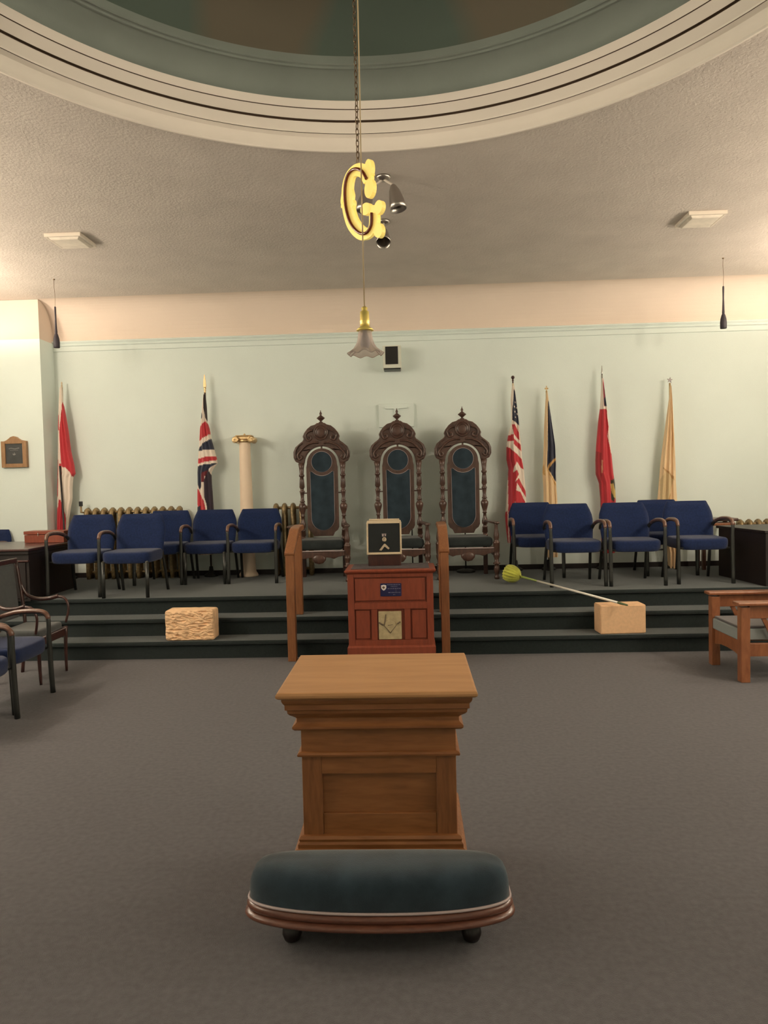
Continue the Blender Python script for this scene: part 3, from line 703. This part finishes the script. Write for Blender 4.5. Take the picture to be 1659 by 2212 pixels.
# ------------------------------------------------------------------ radiators
def radiator(x0, n, ztop, lab, z0=.51, pitch=.104, valve=False):
    T = thing('radiator', lab, 'radiator', (x0, 8.585, z0), group='bronze painted column radiators')
    h = ztop - z0
    b = MB()
    for yy in (-.045, .045):
        b.tube(smoothpts([(0, yy, .03), (0, yy, .10), (0, yy, h - .12), (0, yy * .8, h - .05), (0, 0, h - .028)], 3), .0, 8) if False else None
        b.tube([(0, yy, .0), (0, yy, .06), (0, yy, h - .07), (0, yy * .7, h - .04), (0, 0, h - .032)], [.022, .026, .028, .030, .032], 10, rx=1.2)
    b.sphere((0, 0, h - .045), .042, 14, 8, (.86, 1.5, 1.0)); b.sphere((0, 0, .08), .042, 12, 6, (.86, 1.5, 1.0))
    first = b.build('section', M_bronze, T)
    for k in range(1, n):
        c = first.copy(); C.objects.link(c); c.parent = T; c.location = (k * pitch, 0, 0)
    b = MB(); b.tube([(-.03, 0, h - .055), (pitch * (n - 1) + .03, 0, h - .055)], .018, 10); b.tube([(-.03, 0, .08), (pitch * (n - 1) + .03, 0, .08)], .018, 10)
    b.build('connecting_pipe', M_bronze, T)
    if valve:
        MB().tube([(-.03, 0, h - .055), (-.085, 0, h - .05), (-.085, 0, h + .03)], [.012, .014, .012], 8).build('valve_stem', M_bronze, T)
        MB().box(-.103, -.067, -.018, .018, h + .025, h + .085).build('valve_knob', M_blackm, T, .003)
    return T
radiator(-3.965, 12, 1.385, 'bronze cast-iron radiator behind the left chairs, with black valve', valve=True)
radiator(-1.63, 5, 1.390, 'bronze cast-iron radiator between the white column and left throne')
radiator(3.93, 9, 1.075, 'low bronze radiator along the wall above the right desk', z0=.51, pitch=.106)

# ------------------------------------------------------------------ column
T = thing('column', 'slender cream column with gilded ionic capital beside the British flag', 'column', (-1.99, 8.575, .51))
MB().lathe([(.115, 0), (.118, .012), (.112, .03), (.100, .045), (.092, .07), (.088, .12), (.082, .3), (.080, .7), (.072, 1.2), (.066, 1.62), (.064, 1.635)], 32).build('shaft', M_colm, T)
cp = MB().box(-.098, .098, -.070, .070, 1.700, 1.716).build('capital', M_gold, T, .008, 3)
b_ = MB(); b_.prism([(-.10, 1.70), (.10, 1.70), (.085, 1.665), (-.085, 1.665)], -.050, .050); b_.build('abacus', M_gold, cp, .004)
MB().lathe([(.062, 1.625), (.072, 1.635), (.076, 1.65), (.070, 1.67)], 24).build('necking', M_gold, cp)
for s_ in (-1, 1):
    b_ = MB(); 
    pts = [(s_ * (.096 + (.040 - .0045 * k * .5) * cos(a)), -.088, 1.660 + (.040 - .0045 * k * .5) * sin(a)) for k, a in enumerate([pi / 2 + i * pi / 7 * 1.0 for i in range(17)])]
    b_.tube(pts, .0075, 6); b_.tube([(x, .088, z) for x, y, z in pts], .0075, 6)
    b_.lathe([(.03, -.086), (.040, -.086), (.034, -.03), (.030, 0), (.034, .03), (.040, .086), (.03, .086)], 16, Matrix.Translation((s_ * .096, 0, 1.660)) @ Matrix.Rotation(pi / 2, 4, 'X'))
    b_.build('volute', M_gold, cp)
MB().lathe([(.012, 1.722), (.016, 1.728), (.008, 1.738)], 10).build('cap_button', M_gold, cp)

# ------------------------------------------------------------------ flags
SR = (.50, .024, .036); WH = (.80, .70, .60); NV = (.012, .018, .045); DK = (.028, .018, .020); CRM = (.78, .57, .33); GD = (.62, .36, .12)
def inside(p, poly):
    x, y = p; c = False; n = len(poly)
    for i in range(n):
        x1, y1 = poly[i]; x2, y2 = poly[i - 1]
        if (y1 > y) != (y2 > y) and x < (x2 - x1) * (y - y1) / (y2 - y1) + x1: c = not c
    return c
S = 179.0
def flag(name, lab, px, ztop, ytop, sil, regions, base, finial, polem, ybase=8.60, lean=0., folds=4, depth=.05, zfin=0):
    """sil: [(y, xl, xr)] in local units (1/179 m) from the pole top; regions: [(colour, polygon)] flat print drawn on the hanging cloth"""
    T = thing(name, lab, 'flag', (px, ybase, .51))
    zt = ztop - .51
    xo = (sil[0][1] + sil[0][2]) / 2; k = .0235 + (830 - xo) / 38400
    def L(x, y): return ((x - xo - k * (y - ytop)) / S, zt - (y - ytop) / S)
    ys0, ys1 = sil[0][0], sil[-1][0]
    NZ = 190; NU = 46; v = []; col = []
    seed = sum(ord(c) for c in lab) % 17
    for j in range(NZ + 1):
        y = ys0 + (ys1 - ys0) * j / NZ
        for a, bq in zip(sil, sil[1:]):
            if a[0] <= y <= bq[0] + 1e-6:
                t = (y - a[0]) / (bq[0] - a[0]); xl = a[1] + (bq[1] - a[1]) * t; xr = a[2] + (bq[2] - a[2]) * t; break
        for side in (0, 1):
            for i in range(NU + 1):
                t = -1 + 2 * i / NU
                if side: t = -t
                x = (xl + xr) / 2 + (xr - xl) / 2 * t; wl = (xr - xl) / S
                X, Z = L(x, y)
                e = sqrt(max(0, 1 - t * t)); ph = seed + 1.5 * sin(j * .012 + seed)
                fo = .28 * sin(folds * t * 2.1 + ph) + .15 * sin(folds * 4.3 * t + 2 * ph)
                dd = min(depth, wl * .42) * e * (1 + fo)
                v.append((X, -dd - .012 * e if not side else dd * .5, Z))
                c = base
                for cc, pl in regions:
                    if inside((x, y), pl): c = cc
                col.append(c)
    M_ = 2 * (NU + 1); f = []
    for j in range(NZ):
        for i in range(M_): i2 = (i + 1) % M_; f.append((j * M_ + i, j * M_ + i2, (j + 1) * M_ + i2, (j + 1) * M_ + i))
    b = MB().add(v, f, True); o = b.build('cloth', M_flag, T)
    ca = o.data.color_attributes.new('Print', 'FLOAT_COLOR', 'POINT')
    ca.data.foreach_set('color', [q for c in col for q in (*c, 1)])
    MB().tube([(0, .035, .03), (0, .02, zt)], .011, 10).build('pole', polem, T)
    MB().lathe([(.085, 0), (.087, .012), (.075, .025), (.05, .035), (.03, .06), (.022, .12), (.012, .125)], 24, Matrix.Translation((0, .035, 0))).build('base', M_blackm, T)
    b = MB(); Tm = Matrix.Translation((0, .02, zt))
    if finial == 'spear':
        b.lathe([(.010, 0), (.014, .005), (.010, .015), (.016, .03), (.010, .04), (.018, .055), (.012, .07)], 10, Tm)
        b.prism([(-.018, .08), (-.014, .14), (-.004, .22), (.004, .22), (.014, .14), (.018, .08), (.008, .065), (-.008, .065)], -.006, .006, T=Tm)
    elif finial == 'ball': b.lathe([(.009, 0), (.007, .02), (.012, .03), (.009, .05)], 10, Tm); b.sphere((0, .02, zt + .07), .022, 12, 8)
    elif finial == 'cross': b.box(-.005, .005, -.004, .004, 0, .05, T=Tm); b.sphere((-.012, .02, zt + .026), .011, 8, 6); b.sphere((.012, .02, zt + .026), .011, 8, 6); b.sphere((0, .02, zt + .052), .007, 8, 6)
    elif finial == 'point': b.lathe([(.009, 0), (.011, .02), (.008, .04), (.003, .11)], 10, Tm); b.box(-.012, .012, -.003, .003, .028, .034, T=Tm)
    elif finial == 'star':
        st = [((.036 if i % 2 == 0 else .014) * sin(i * pi / 5 + .15), .035 + (.036 if i % 2 == 0 else .014) * cos(i * pi / 5 + .15)) for i in range(10)]
        b.prism(st, -.005, .005, T=Tm)
    elif finial == 'tip': b.lathe([(.009, 0), (.010, .02), (.006, .03), (.010, .045), (.004, .06)], 10, Tm)
    b.build('finial', {'ball': M_maho2, 'star': M_wal, 'cross': M_gold, 'tip': M_ivory, 'point': M_chrome}.get(finial, M_gold), T)
    return T
# Canadian flag
cs = [(840, 125, 129), (870, 123, 132), (900, 122, 138), (935, 121.5, 144), (980, 121, 150), (1010, 120.5, 157), (1030, 120, 160), (1037, 120, 155), (1060, 119.5, 153), (1085, 119.5, 153), (1100, 119.5, 150), (1130, 119, 145), (1160, 119, 142), (1210, 127, 141), (1260, 132, 141)]
flag('maple_leaf_flag', 'red and white maple leaf flag on a stand in the left corner', -4.245, 2.885, 838, cs, [
    (SR, [(132, 872), (139, 900), (150, 965), (161, 1030), (155, 1037), (150, 1026), (143, 1017), (131, 1012), (129, 980), (130, 935), (131, 900)]),
    (SR, [(121, 885), (124, 900), (128, 915), (128, 935), (120, 935)]), (SR, [(119, 1000), (124, 998), (123.5, 1078), (119, 1084)]),
    (SR, [(126, 1006), (131, 1008), (133, 1022), (127, 1018)]), (SR, [(127, 1034), (131, 1028), (134, 1020), (133, 1035)]),
    (SR, [(119, 1106), (124, 1102), (126, 1085), (137, 1092), (141, 1130), (141, 1265), (119, 1265)])], WH, 'tip', M_ivory, folds=3)
p_ = MB().tube([(-.012, -.085, 1.40), (.012, -.085, .45), (.016, -.075, .05)], .012, 8).build('inner_pole', M_maho, bpy.data.objects['maple_leaf_flag'])
# British flag
cs = [(850, 438, 443), (880, 435, 446), (910, 432.5, 447.5), (925, 431, 452), (950, 429.5, 457), (975, 427.5, 464), (990, 426.5, 468), (1000, 426, 469.5), (1010, 425.5, 462), (1020, 425, 456), (1045, 425.5, 457), (1062, 425, 458.5), (1100, 425, 461), (1130, 426, 462), (1200, 428, 461)]
flag('union_flag', 'British union flag of red, white and navy crosses between radiator and column', -2.47, 2.76, 846, cs, [
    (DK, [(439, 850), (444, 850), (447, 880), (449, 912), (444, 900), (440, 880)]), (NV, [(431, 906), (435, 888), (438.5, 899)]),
    (SR, [(428, 953), (432, 920), (444, 908), (449, 915), (458, 934), (452, 938), (440, 945)]),
    (NV, [(427, 973), (431, 965), (442, 955), (456, 947), (466, 971), (445, 971)]),
    (SR, [(425, 1001), (427, 990), (445, 986), (472, 985), (472, 993), (450, 996)]),
    (NV, [(424, 1006), (445, 1002), (470, 1000), (458, 1008), (452, 1012), (444, 1020), (437, 1035), (436, 1050), (432, 1057), (424, 1040)]),
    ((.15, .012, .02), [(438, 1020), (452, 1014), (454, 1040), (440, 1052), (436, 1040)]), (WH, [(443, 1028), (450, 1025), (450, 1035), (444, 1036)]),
    (SR, [(424, 1053), (430, 1057), (434, 1068), (442, 1080), (450, 1120), (440, 1140), (432, 1110), (426, 1088)]),
    (NV, [(424, 1096), (434, 1092), (434, 1200), (424, 1200)]),
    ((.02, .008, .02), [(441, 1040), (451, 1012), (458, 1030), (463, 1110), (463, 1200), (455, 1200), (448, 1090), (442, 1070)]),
    (WH, [(437, 1040), (442, 1040), (443, 1075), (438, 1062)])], WH, 'spear', M_wal, folds=3)
# United States flag
cs = [(832, 1109, 1114), (860, 1106, 1118), (910, 1108, 1124), (935, 1101, 1126), (960, 1097, 1129), (990, 1097, 1131), (1010, 1101, 1134), (1050, 1098, 1138), (1090, 1096, 1140), (1110, 1094, 1141), (1140, 1096, 1128), (1170, 1100, 1124)]
rg = []
rg += [(SR, p) for p in (
    [(1108, 914), (1113, 914), (1122, 932), (1124, 950), (1111, 936)], [(1099, 938), (1111, 936), (1111, 951), (1098, 950)], [(1111, 945), (1126, 958), (1128, 973), (1111, 957)],
    [(1096, 962), (1104, 965), (1108, 970), (1118, 978), (1129, 990), (1134, 1013), (1127, 1008), (1118, 995), (1112, 1006), (1110, 1018), (1118, 1012), (1122, 1022), (1113, 1038), (1122, 1030), (1139, 1062), (1140, 1075), (1118, 1040), (1116, 1056), (1126, 1060), (1141, 1092), (1141, 1120), (1126, 1120), (1114, 1080), (1112, 1110), (1108, 1170), (1103, 1170), (1100, 1100), (1100, 1010), (1096, 990)],
    [(1093, 1105), (1098, 1100), (1101, 1170), (1096, 1170)])]
rg += [((.36, .02, .035), [(1101, 990), (1106, 978), (1109, 1000), (1110, 1050), (1107, 1130), (1103, 1170), (1100, 1060)]),
       (NV, [(1112, 838), (1115, 845), (1120, 880), (1124, 915), (1131, 975), (1127, 950), (1123, 918), (1117, 912), (1109, 905), (1109, 885), (1111, 860)])]
for sx_, sy_ in ((1115, 868), (1118, 880), (1114, 888), (1119, 893), (1115, 900), (1113, 877)): rg.append((WH, [(sx_ - 1.4, sy_ - 1.4), (sx_ + 1.2, sy_ - 1.6), (sx_ + 1.2, sy_ + 1.4), (sx_ - 1.2, sy_ + 1.2)]))
flag('stars_and_stripes_flag', 'American stars and stripes flag nearest the right throne', 1.27, 2.77, 826, cs, rg, WH, 'ball', M_ivory, folds=3)
# navy and cream flag
cs = [(846, 1181, 1184), (870, 1179, 1187), (920, 1176.5, 1194), (960, 1175.5, 1200), (1000, 1174, 1202), (1020, 1173, 1201.5), (1050, 1175, 1203), (1092, 1175.5, 1206), (1140, 1177, 1206), (1200, 1180, 1206)]
flag('navy_and_cream_flag', 'navy flag with gold fringe over cream cloth, narrow, left of the red ensign', 1.67, 2.67, 842, cs, [
    (NV, [(1184, 864), (1187, 866), (1195, 920), (1201, 965), (1202.5, 985), (1195, 992), (1183, 1008), (1190, 1022), (1203, 1040), (1204, 1015), (1203, 985), (1184, 1006), (1181, 1010), (1182.5, 930)]),
    (GD, [(1203, 985), (1203, 990), (1190, 1001), (1184, 1012), (1184, 1016), (1200, 1042), (1200, 1048), (1181, 1013), (1183, 1003), (1192, 992)]),
    (NV, [(1203, 992), (1203, 1012), (1200, 1038), (1186, 1013), (1192, 1003)]),
    (GD, [(1173, 1008), (1176, 1000), (1178, 1024), (1174, 1022)])], CRM, 'cross', M_gold, folds=4)
# red ensign
cs = [(826, 1307, 1310), (860, 1305, 1314), (890, 1303, 1318), (920, 1299, 1321), (970, 1295, 1326), (1000, 1293.5, 1329), (1030, 1294, 1332), (1050, 1301, 1335), (1085, 1304, 1337), (1130, 1305, 1337), (1200, 1307, 1335)]
flag('red_ensign_flag', 'red ensign flag with a green and gold shield, third flag right of thrones', 2.33, 2.84, 818, cs, [
    (WH, [(1305, 826), (1309, 826), (1311, 892), (1318, 890), (1320, 900), (1303, 892)]), ((.25, .03, .05), [(1308, 830), (1316, 870), (1318, 890), (1309, 888)]),
    (NV, [(1314, 866), (1317, 886), (1311, 885), (1309, 870)]), (WH, [(1303, 885), (1318, 886), (1322, 925), (1330, 990), (1324, 985), (1317, 950), (1319, 930), (1315, 900), (1303, 896)]),
    (SR, [(1303, 892), (1316, 893), (1316, 925), (1314, 950), (1319, 985), (1290, 990), (1298, 910)]),
    ((.30, .015, .02), [(1292, 980), (1304, 985), (1305, 1050), (1306, 1200), (1300, 1200), (1293, 1030)]),
    ((.70, .30, .18), [(1304, 1000), (1306, 1000), (1306, 1028), (1304, 1028)]),
    ((.03, .04, .02), [(1324, 1044), (1333, 1040), (1336, 1070), (1330, 1090), (1325, 1085)]), ((.55, .40, .12), [(1323, 1052), (1329, 1050), (1332, 1062), (1336, 1066), (1337, 1085), (1330, 1080), (1326, 1068)])], SR, 'point', M_chrome, folds=3)
# cream flag
cs = [(834, 1448, 1451), (860, 1446.5, 1453), (900, 1441, 1455), (960, 1433, 1458), (1000, 1428, 1460), (1040, 1425, 1461), (1085, 1421, 1464), (1130, 1428, 1464), (1190, 1443, 1465), (1225, 1444, 1465)]
flag('cream_flag', 'plain cream and gold flag topped with a star, rightmost of the flags', 3.13, 2.72, 828, cs, [
    ((.62, .40, .20), [(1449, 850), (1450, 850), (1453, 930), (1457, 1000), (1455, 1020), (1450, 960)]), ((.45, .26, .10), [(1431, 1008), (1437, 1012), (1453, 1028), (1455, 1036), (1445, 1030), (1434, 1016)]),
    ((.60, .45, .24), [(1426, 1035), (1436, 1014), (1452, 1034), (1446, 1060), (1438, 1085), (1426, 1085)]), ((.50, .30, .12), [(1436, 1085), (1447, 1060), (1445, 1085)])], CRM, 'star', M_gold, folds=5)

# ------------------------------------------------------------------ hanging letter sign
T = thing('hanging_letter', 'large yellow gilt letter G hanging on a chain over the altar', 'sign', (-.148, 2.6, 2.612))
T.rotation_euler = (0, 0, radians(-50))
q_ = 1 / 7.213 / 588.0
def G(u, w): return ((u - 670) * q_ * 1.5, (815 - w) * q_ - (u - 670) * q_ * .02)
path = [(800, 510), (740, 380), (650, 290), (560, 262), (480, 300), (432, 420), (420, 600), (440, 800), (500, 1020), (600, 1190), (700, 1285), (790, 1300), (860, 1220), (872, 1050)]
sp = smoothpts([(p[0], p[1], 0) for p in path], 6)
wd_ = lambda i, n: 82 + (10 * sin(i / n * pi))
L1 = []; L2 = []
for i, p in enumerate(sp):
    t = (sp[min(i + 1, len(sp) - 1)] - sp[max(i - 1, 0)]).normalized(); nn = Vector((-t.y, t.x, 0)); w = wd_(i, len(sp)) * (.85 if i > 60 else 1)
    if 33 < i < 40: w += 22 * (1 - abs(i - 36.5) / 3.5)
    L1.append(p + nn * w); L2.append(p - nn * w)
b_ = MB(); n = len(sp); vv = []
for y in (-.006, .006):
    for Lq in (L1, L2):
        for p in Lq: g = G(p.x, p.y); vv.append((g[0], y, g[1]))
ff = []
for i in range(n - 1):
    ff += [(i, i + 1, n + i + 1, n + i), (2 * n + i, 3 * n + i, 3 * n + i + 1, 2 * n + i + 1), (i, 2 * n + i, 2 * n + i + 1, i + 1), (n + i, n + i + 1, 3 * n + i + 1, 3 * n + i)]
ff += [(0, n, 3 * n, 2 * n), (n - 1, 3 * n - 1, 4 * n - 1, 2 * n - 1)]
b_.add(vv, ff)
def ell(cu, cw, ru, rw, rot=0, d=.008):
    pl = []
    for i in range(20):
        a = 2 * pi * i / 20; x, y = ru * cos(a), rw * sin(a); pl.append(G(cu + x * cos(rot) - y * sin(rot), cw + x * sin(rot) + y * cos(rot)))
    b_.prism(pl, -d, d)
ell(808, 370, 62, 150); ell(815, 655, 74, 140); ell(750, 930, 80, 95, -.5); ell(960, 1000, 68, 100); ell(855, 985, 60, 60, d=.007); ell(945, 1330, 68, 115, -.2); ell(905, 1150, 40, 130, d=.007)
ell(808, 510, 50, 60, d=.007); ell(340, 620, 22, 35); ell(345, 700, 24, 35); ell(520, 740, 24, 60)
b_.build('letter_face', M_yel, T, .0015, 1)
tp = [(G(p.x, p.y)[0], -.013, G(p.x, p.y)[1]) for p in sp]
MB().tube(tp, .0062, 8).build('glass_tube', M_neon, T)
MB().tube([(x, .0 - y, z) for x, y, z in tp], .0062, 8).build('glass_tube', M_neon, T)
ztop_ = G(600, 185)[1]
Ti = Matrix.Translation((-.02, 0, 0))
lk = MB().tube([(.0055 * cos(a) + -.02, 0, (.0125 if sin(a) > 0 else -.0125) * abs(sin(a)) ** .6) for a in [2 * pi * i / 12 for i in range(12)]], .0018, 5, closed=True).build('chain_link', M_chain, T)
lk.location = (0, 0, ztop_ + .012)
zz = ztop_ + .012; k = 0
top_world = ZC + 1.0
while zz + T.location.z < top_world - .02:
    zz += .0205; k += 1
    c = lk.copy(); C.objects.link(c); c.parent = T
    c.location = (-.02 if k % 2 else 0, 0, zz); c.rotation_euler = (0, 0, pi / 2 if k % 2 else 0)
    if k % 2: c.location = (-.02, .02, zz)

# pendant lamp
T = thing('pendant_lamp', 'small pendant lamp with fluted glass bell shade on a long pale cord', 'lamp', (-.147, 2.56, 2.07))
MB().tube([(.004, .012, 2.80), (.002, .0, .9), (0, 0, .60), (0, 0, .145)], .0024, 6).build('cord', M_wire, T)
MB().lathe([(.006, .165), (.012, .160), (.009, .152), (.016, .146), (.017, .115), (.018, .112), (.017, .109), (.017, .093), (.022, .090), (.030, .084), (.031, .080), (.02, .078)], 20).build('socket', M_brass, T)
b_ = MB(); v = []; f = []; n = 72
pr = [(.019, .082), (.024, .074), (.026, .060), (.028, .046), (.033, .030), (.041, .016), (.052, .006), (.062, .0), (.064, -.003)]
prf = pr + [(r - .0018, z - .001) for r, z in reversed(pr)]
for r, z in prf:
    for i in range(n):
        a = 2 * pi * i / n; g = max(0, (.05 - z) / .05) ; v.append((r * (1 + .05 * g * cos(8 * a)) * cos(a), r * (1 + .05 * g * cos(8 * a)) * sin(a), z + .004 * g * cos(8 * a)))
m_ = len(prf)
for j in range(m_):
    for i in range(n): f.append((j * n + i, j * n + (i + 1) % n, ((j + 1) % m_) * n + (i + 1) % n, ((j + 1) % m_) * n + i))
b_.add(v, f, True); b_.build('shade', M_glass, T)
MB().lathe([(.008, .078), (.010, .065), (.017, .045), (.018, .032), (.012, .018), (.002, .012)], 16).build('bulb', M_bulb, T)

# ------------------------------------------------------------------ ceiling fixtures
def spot(x, y, lab, heads):
    T = thing('ceiling_spotlight', lab, 'lamp', (x, y, ZC))
    MB().lathe([(.055, 0), (.055, -.012), (.045, -.025), (.012, -.030)], 24).build('canopy', M_nick, T)
    for (dx, dy, dz, tx, tz) in heads:
        MB().tube(smoothpts([(0, 0, -.02), (dx * .5, dy * .5, -.05), (dx, dy, dz)], 5), .008, 8).build('arm', M_fixt, T)
        R = Matrix.Translation((dx, dy, dz)) @ Matrix.Rotation(tx, 4, 'X') @ Matrix.Rotation(tz, 4, 'Y')
        MB().lathe([(.012, .0), (.022, -.012), (.040, -.05), (.052, -.10), (.060, -.15), (.063, -.195), (.060, -.195), (.056, -.15), (.046, -.10), (.030, -.05), (.01, -.04)], 28, R).build('shade', M_nick, T)
    return T
spot(-.145, 5.40, 'brushed nickel spotlight pair on the ceiling behind the letter G', [(.07, -.03, -.075, radians(-4), radians(-12)), (-.11, .02, -.055, radians(4), radians(14))])
T = spot(-.175, 6.30, 'small nickel ceiling spotlight aimed down, below the letter G', [(.0, -.10, -.10, radians(-35), 0)])
def clight(x, y, lab, rz):
    T = thing('ceiling_light', lab, 'lamp', (x, y, ZC), rz, group='square surface ceiling lights')
    b = MB(); w = .165
    b.box(-w, w, -w, -w + .022, -.032, 0); b.box(-w, w, w - .022, w, -.032, 0); b.box(-w, -w + .022, -w + .022, w - .022, -.032, 0); b.box(w - .022, w, -w + .022, w - .022, -.032, 0)
    b.build('frame', M_fixt, T, .003)
    MB().loft([[(sx * (w - .022) * k, sy_ * (w - .022) * k, z) for sx, sy_ in ((-1, -1), (1, -1), (1, 1), (-1, 1))] for k, z in ((1, -.012), (.98, -.030), (.84, -.048))], False).build('diffuser', M_diff, T, .004)
    return T
clight(-3.04, 6.455, 'square unlit ceiling light on the left side', 0)
clight(2.64, 6.50, 'square unlit ceiling light on the right side', 0)
def hmic(x, y, lab):
    T = thing('hanging_microphone', lab, 'microphone', (x, y, 3.16), group='hanging microphones')
    MB().tube([(0, 0, .44), (.004, 0, .55), (-.003, 0, .66), (0, 0, .735)], .0022, 5).build('thread', M_chain, T)
    MB().lathe([(.006, .728), (.010, .733), (.010, .742)], 8).build('ceiling_hook', M_chain, T)
    MB().lathe([(.030, 0), (.033, .004), (.034, .06), (.030, .10), (.020, .14), (.013, .155), (.014, .17), (.012, .20), (.008, .32), (.010, .42), (.009, .44), (.003, .447)], 18).build('body', M_mic, T)
hmic(-3.80, 7.64, 'dark tapered microphone hanging from the ceiling by the left pier')
hmic(3.365, 7.71, 'dark tapered microphone hanging from the ceiling at the right')
# ------------------------------------------------------------------ wall fittings
T = thing('wall_speaker', 'small white wall speaker with black grille under the crown moulding', 'speaker', (-.175, YB, 2.98))
MB().box(-.11, .11, -.20, -.0, 0, .27).build('case', M_white, T, .008, 3); MB().box(-.078, .072, -.206, -.20, .045, .255).build('grille', M_black, T)
MB().box(-.10, .10, -.19, 0, -.012, 0).build('bracket', M_blackm, T)
T = thing('wall_plaque', 'square mint-painted wall plaque with raised letter T behind the middle throne', 'plaque', (-.14, YB, 2.29))
MB().box(-.215, .215, -.035, 0, 0, .285).build('panel', M_wall, T, .004)
MB().prism([(-.14, .235), (-.135, .222), (-.03, .220), (-.022, .212), (-.022, .10), (.022, .10), (.022, .212), (.03, .220), (.13, .226), (.137, .238), (.13, .255), (-.13, .250)], -.058, -.033).build('letter', M_wall, T, .004)
T = thing('picture_frame', 'small oak framed dark print with arched top on the left pier', 'picture', (-4.735, 8.40, 1.90))
hw = .155
fr = [(-hw, 0), (hw, 0), (hw, .315)] + [(.135, .318), (.085, .328), (.06, .345), (.035, .365), (0, .375), (-.035, .365), (-.06, .345), (-.085, .328), (-.135, .318)] + [(-hw, .315)]
MB().prism(fr, -.012, 0).build('back_board', M_frame, T, .003)
b_ = MB(); b_.box(-hw, -.105, -.045, -.01, 0, .315); b_.box(.105, hw, -.045, -.01, 0, .315); b_.box(-.105, .105, -.045, -.01, 0, .045)
b_.prism([(-.105, .285), (.105, .285), (.105, .318), (.085, .328), (.06, .345), (.035, .365), (0, .375), (-.035, .365), (-.06, .345), (-.085, .328), (-.105, .318)], -.045, -.01)
b_.build('frame', M_frame, T, .004)
pr_ = MB().box(-.105, .105, -.030, -.012, .045, .285).build('print', M_print, T)
b_ = MB()
for q in range(9): b_.box(-.065 + q * .0145, -.056 + q * .0145 + .002, -.0312, -.029, .222 + .004 * sin(q), .232 + .004 * sin(q))
for q in range(6): b_.box(-.05 + q * .017, -.04 + q * .017, -.0312, -.029, .205, .210)
b_.build('print_lettering', M_printg, pr_)
b_ = MB(); b_.prism([(-.006, .145), (.012, .152), (.02, .166), (.006, .160), (.002, .183), (-.006, .160), (-.022, .168), (-.018, .152)], -.0315, -.029); b_.build('print_emblem', M_printg, pr_)
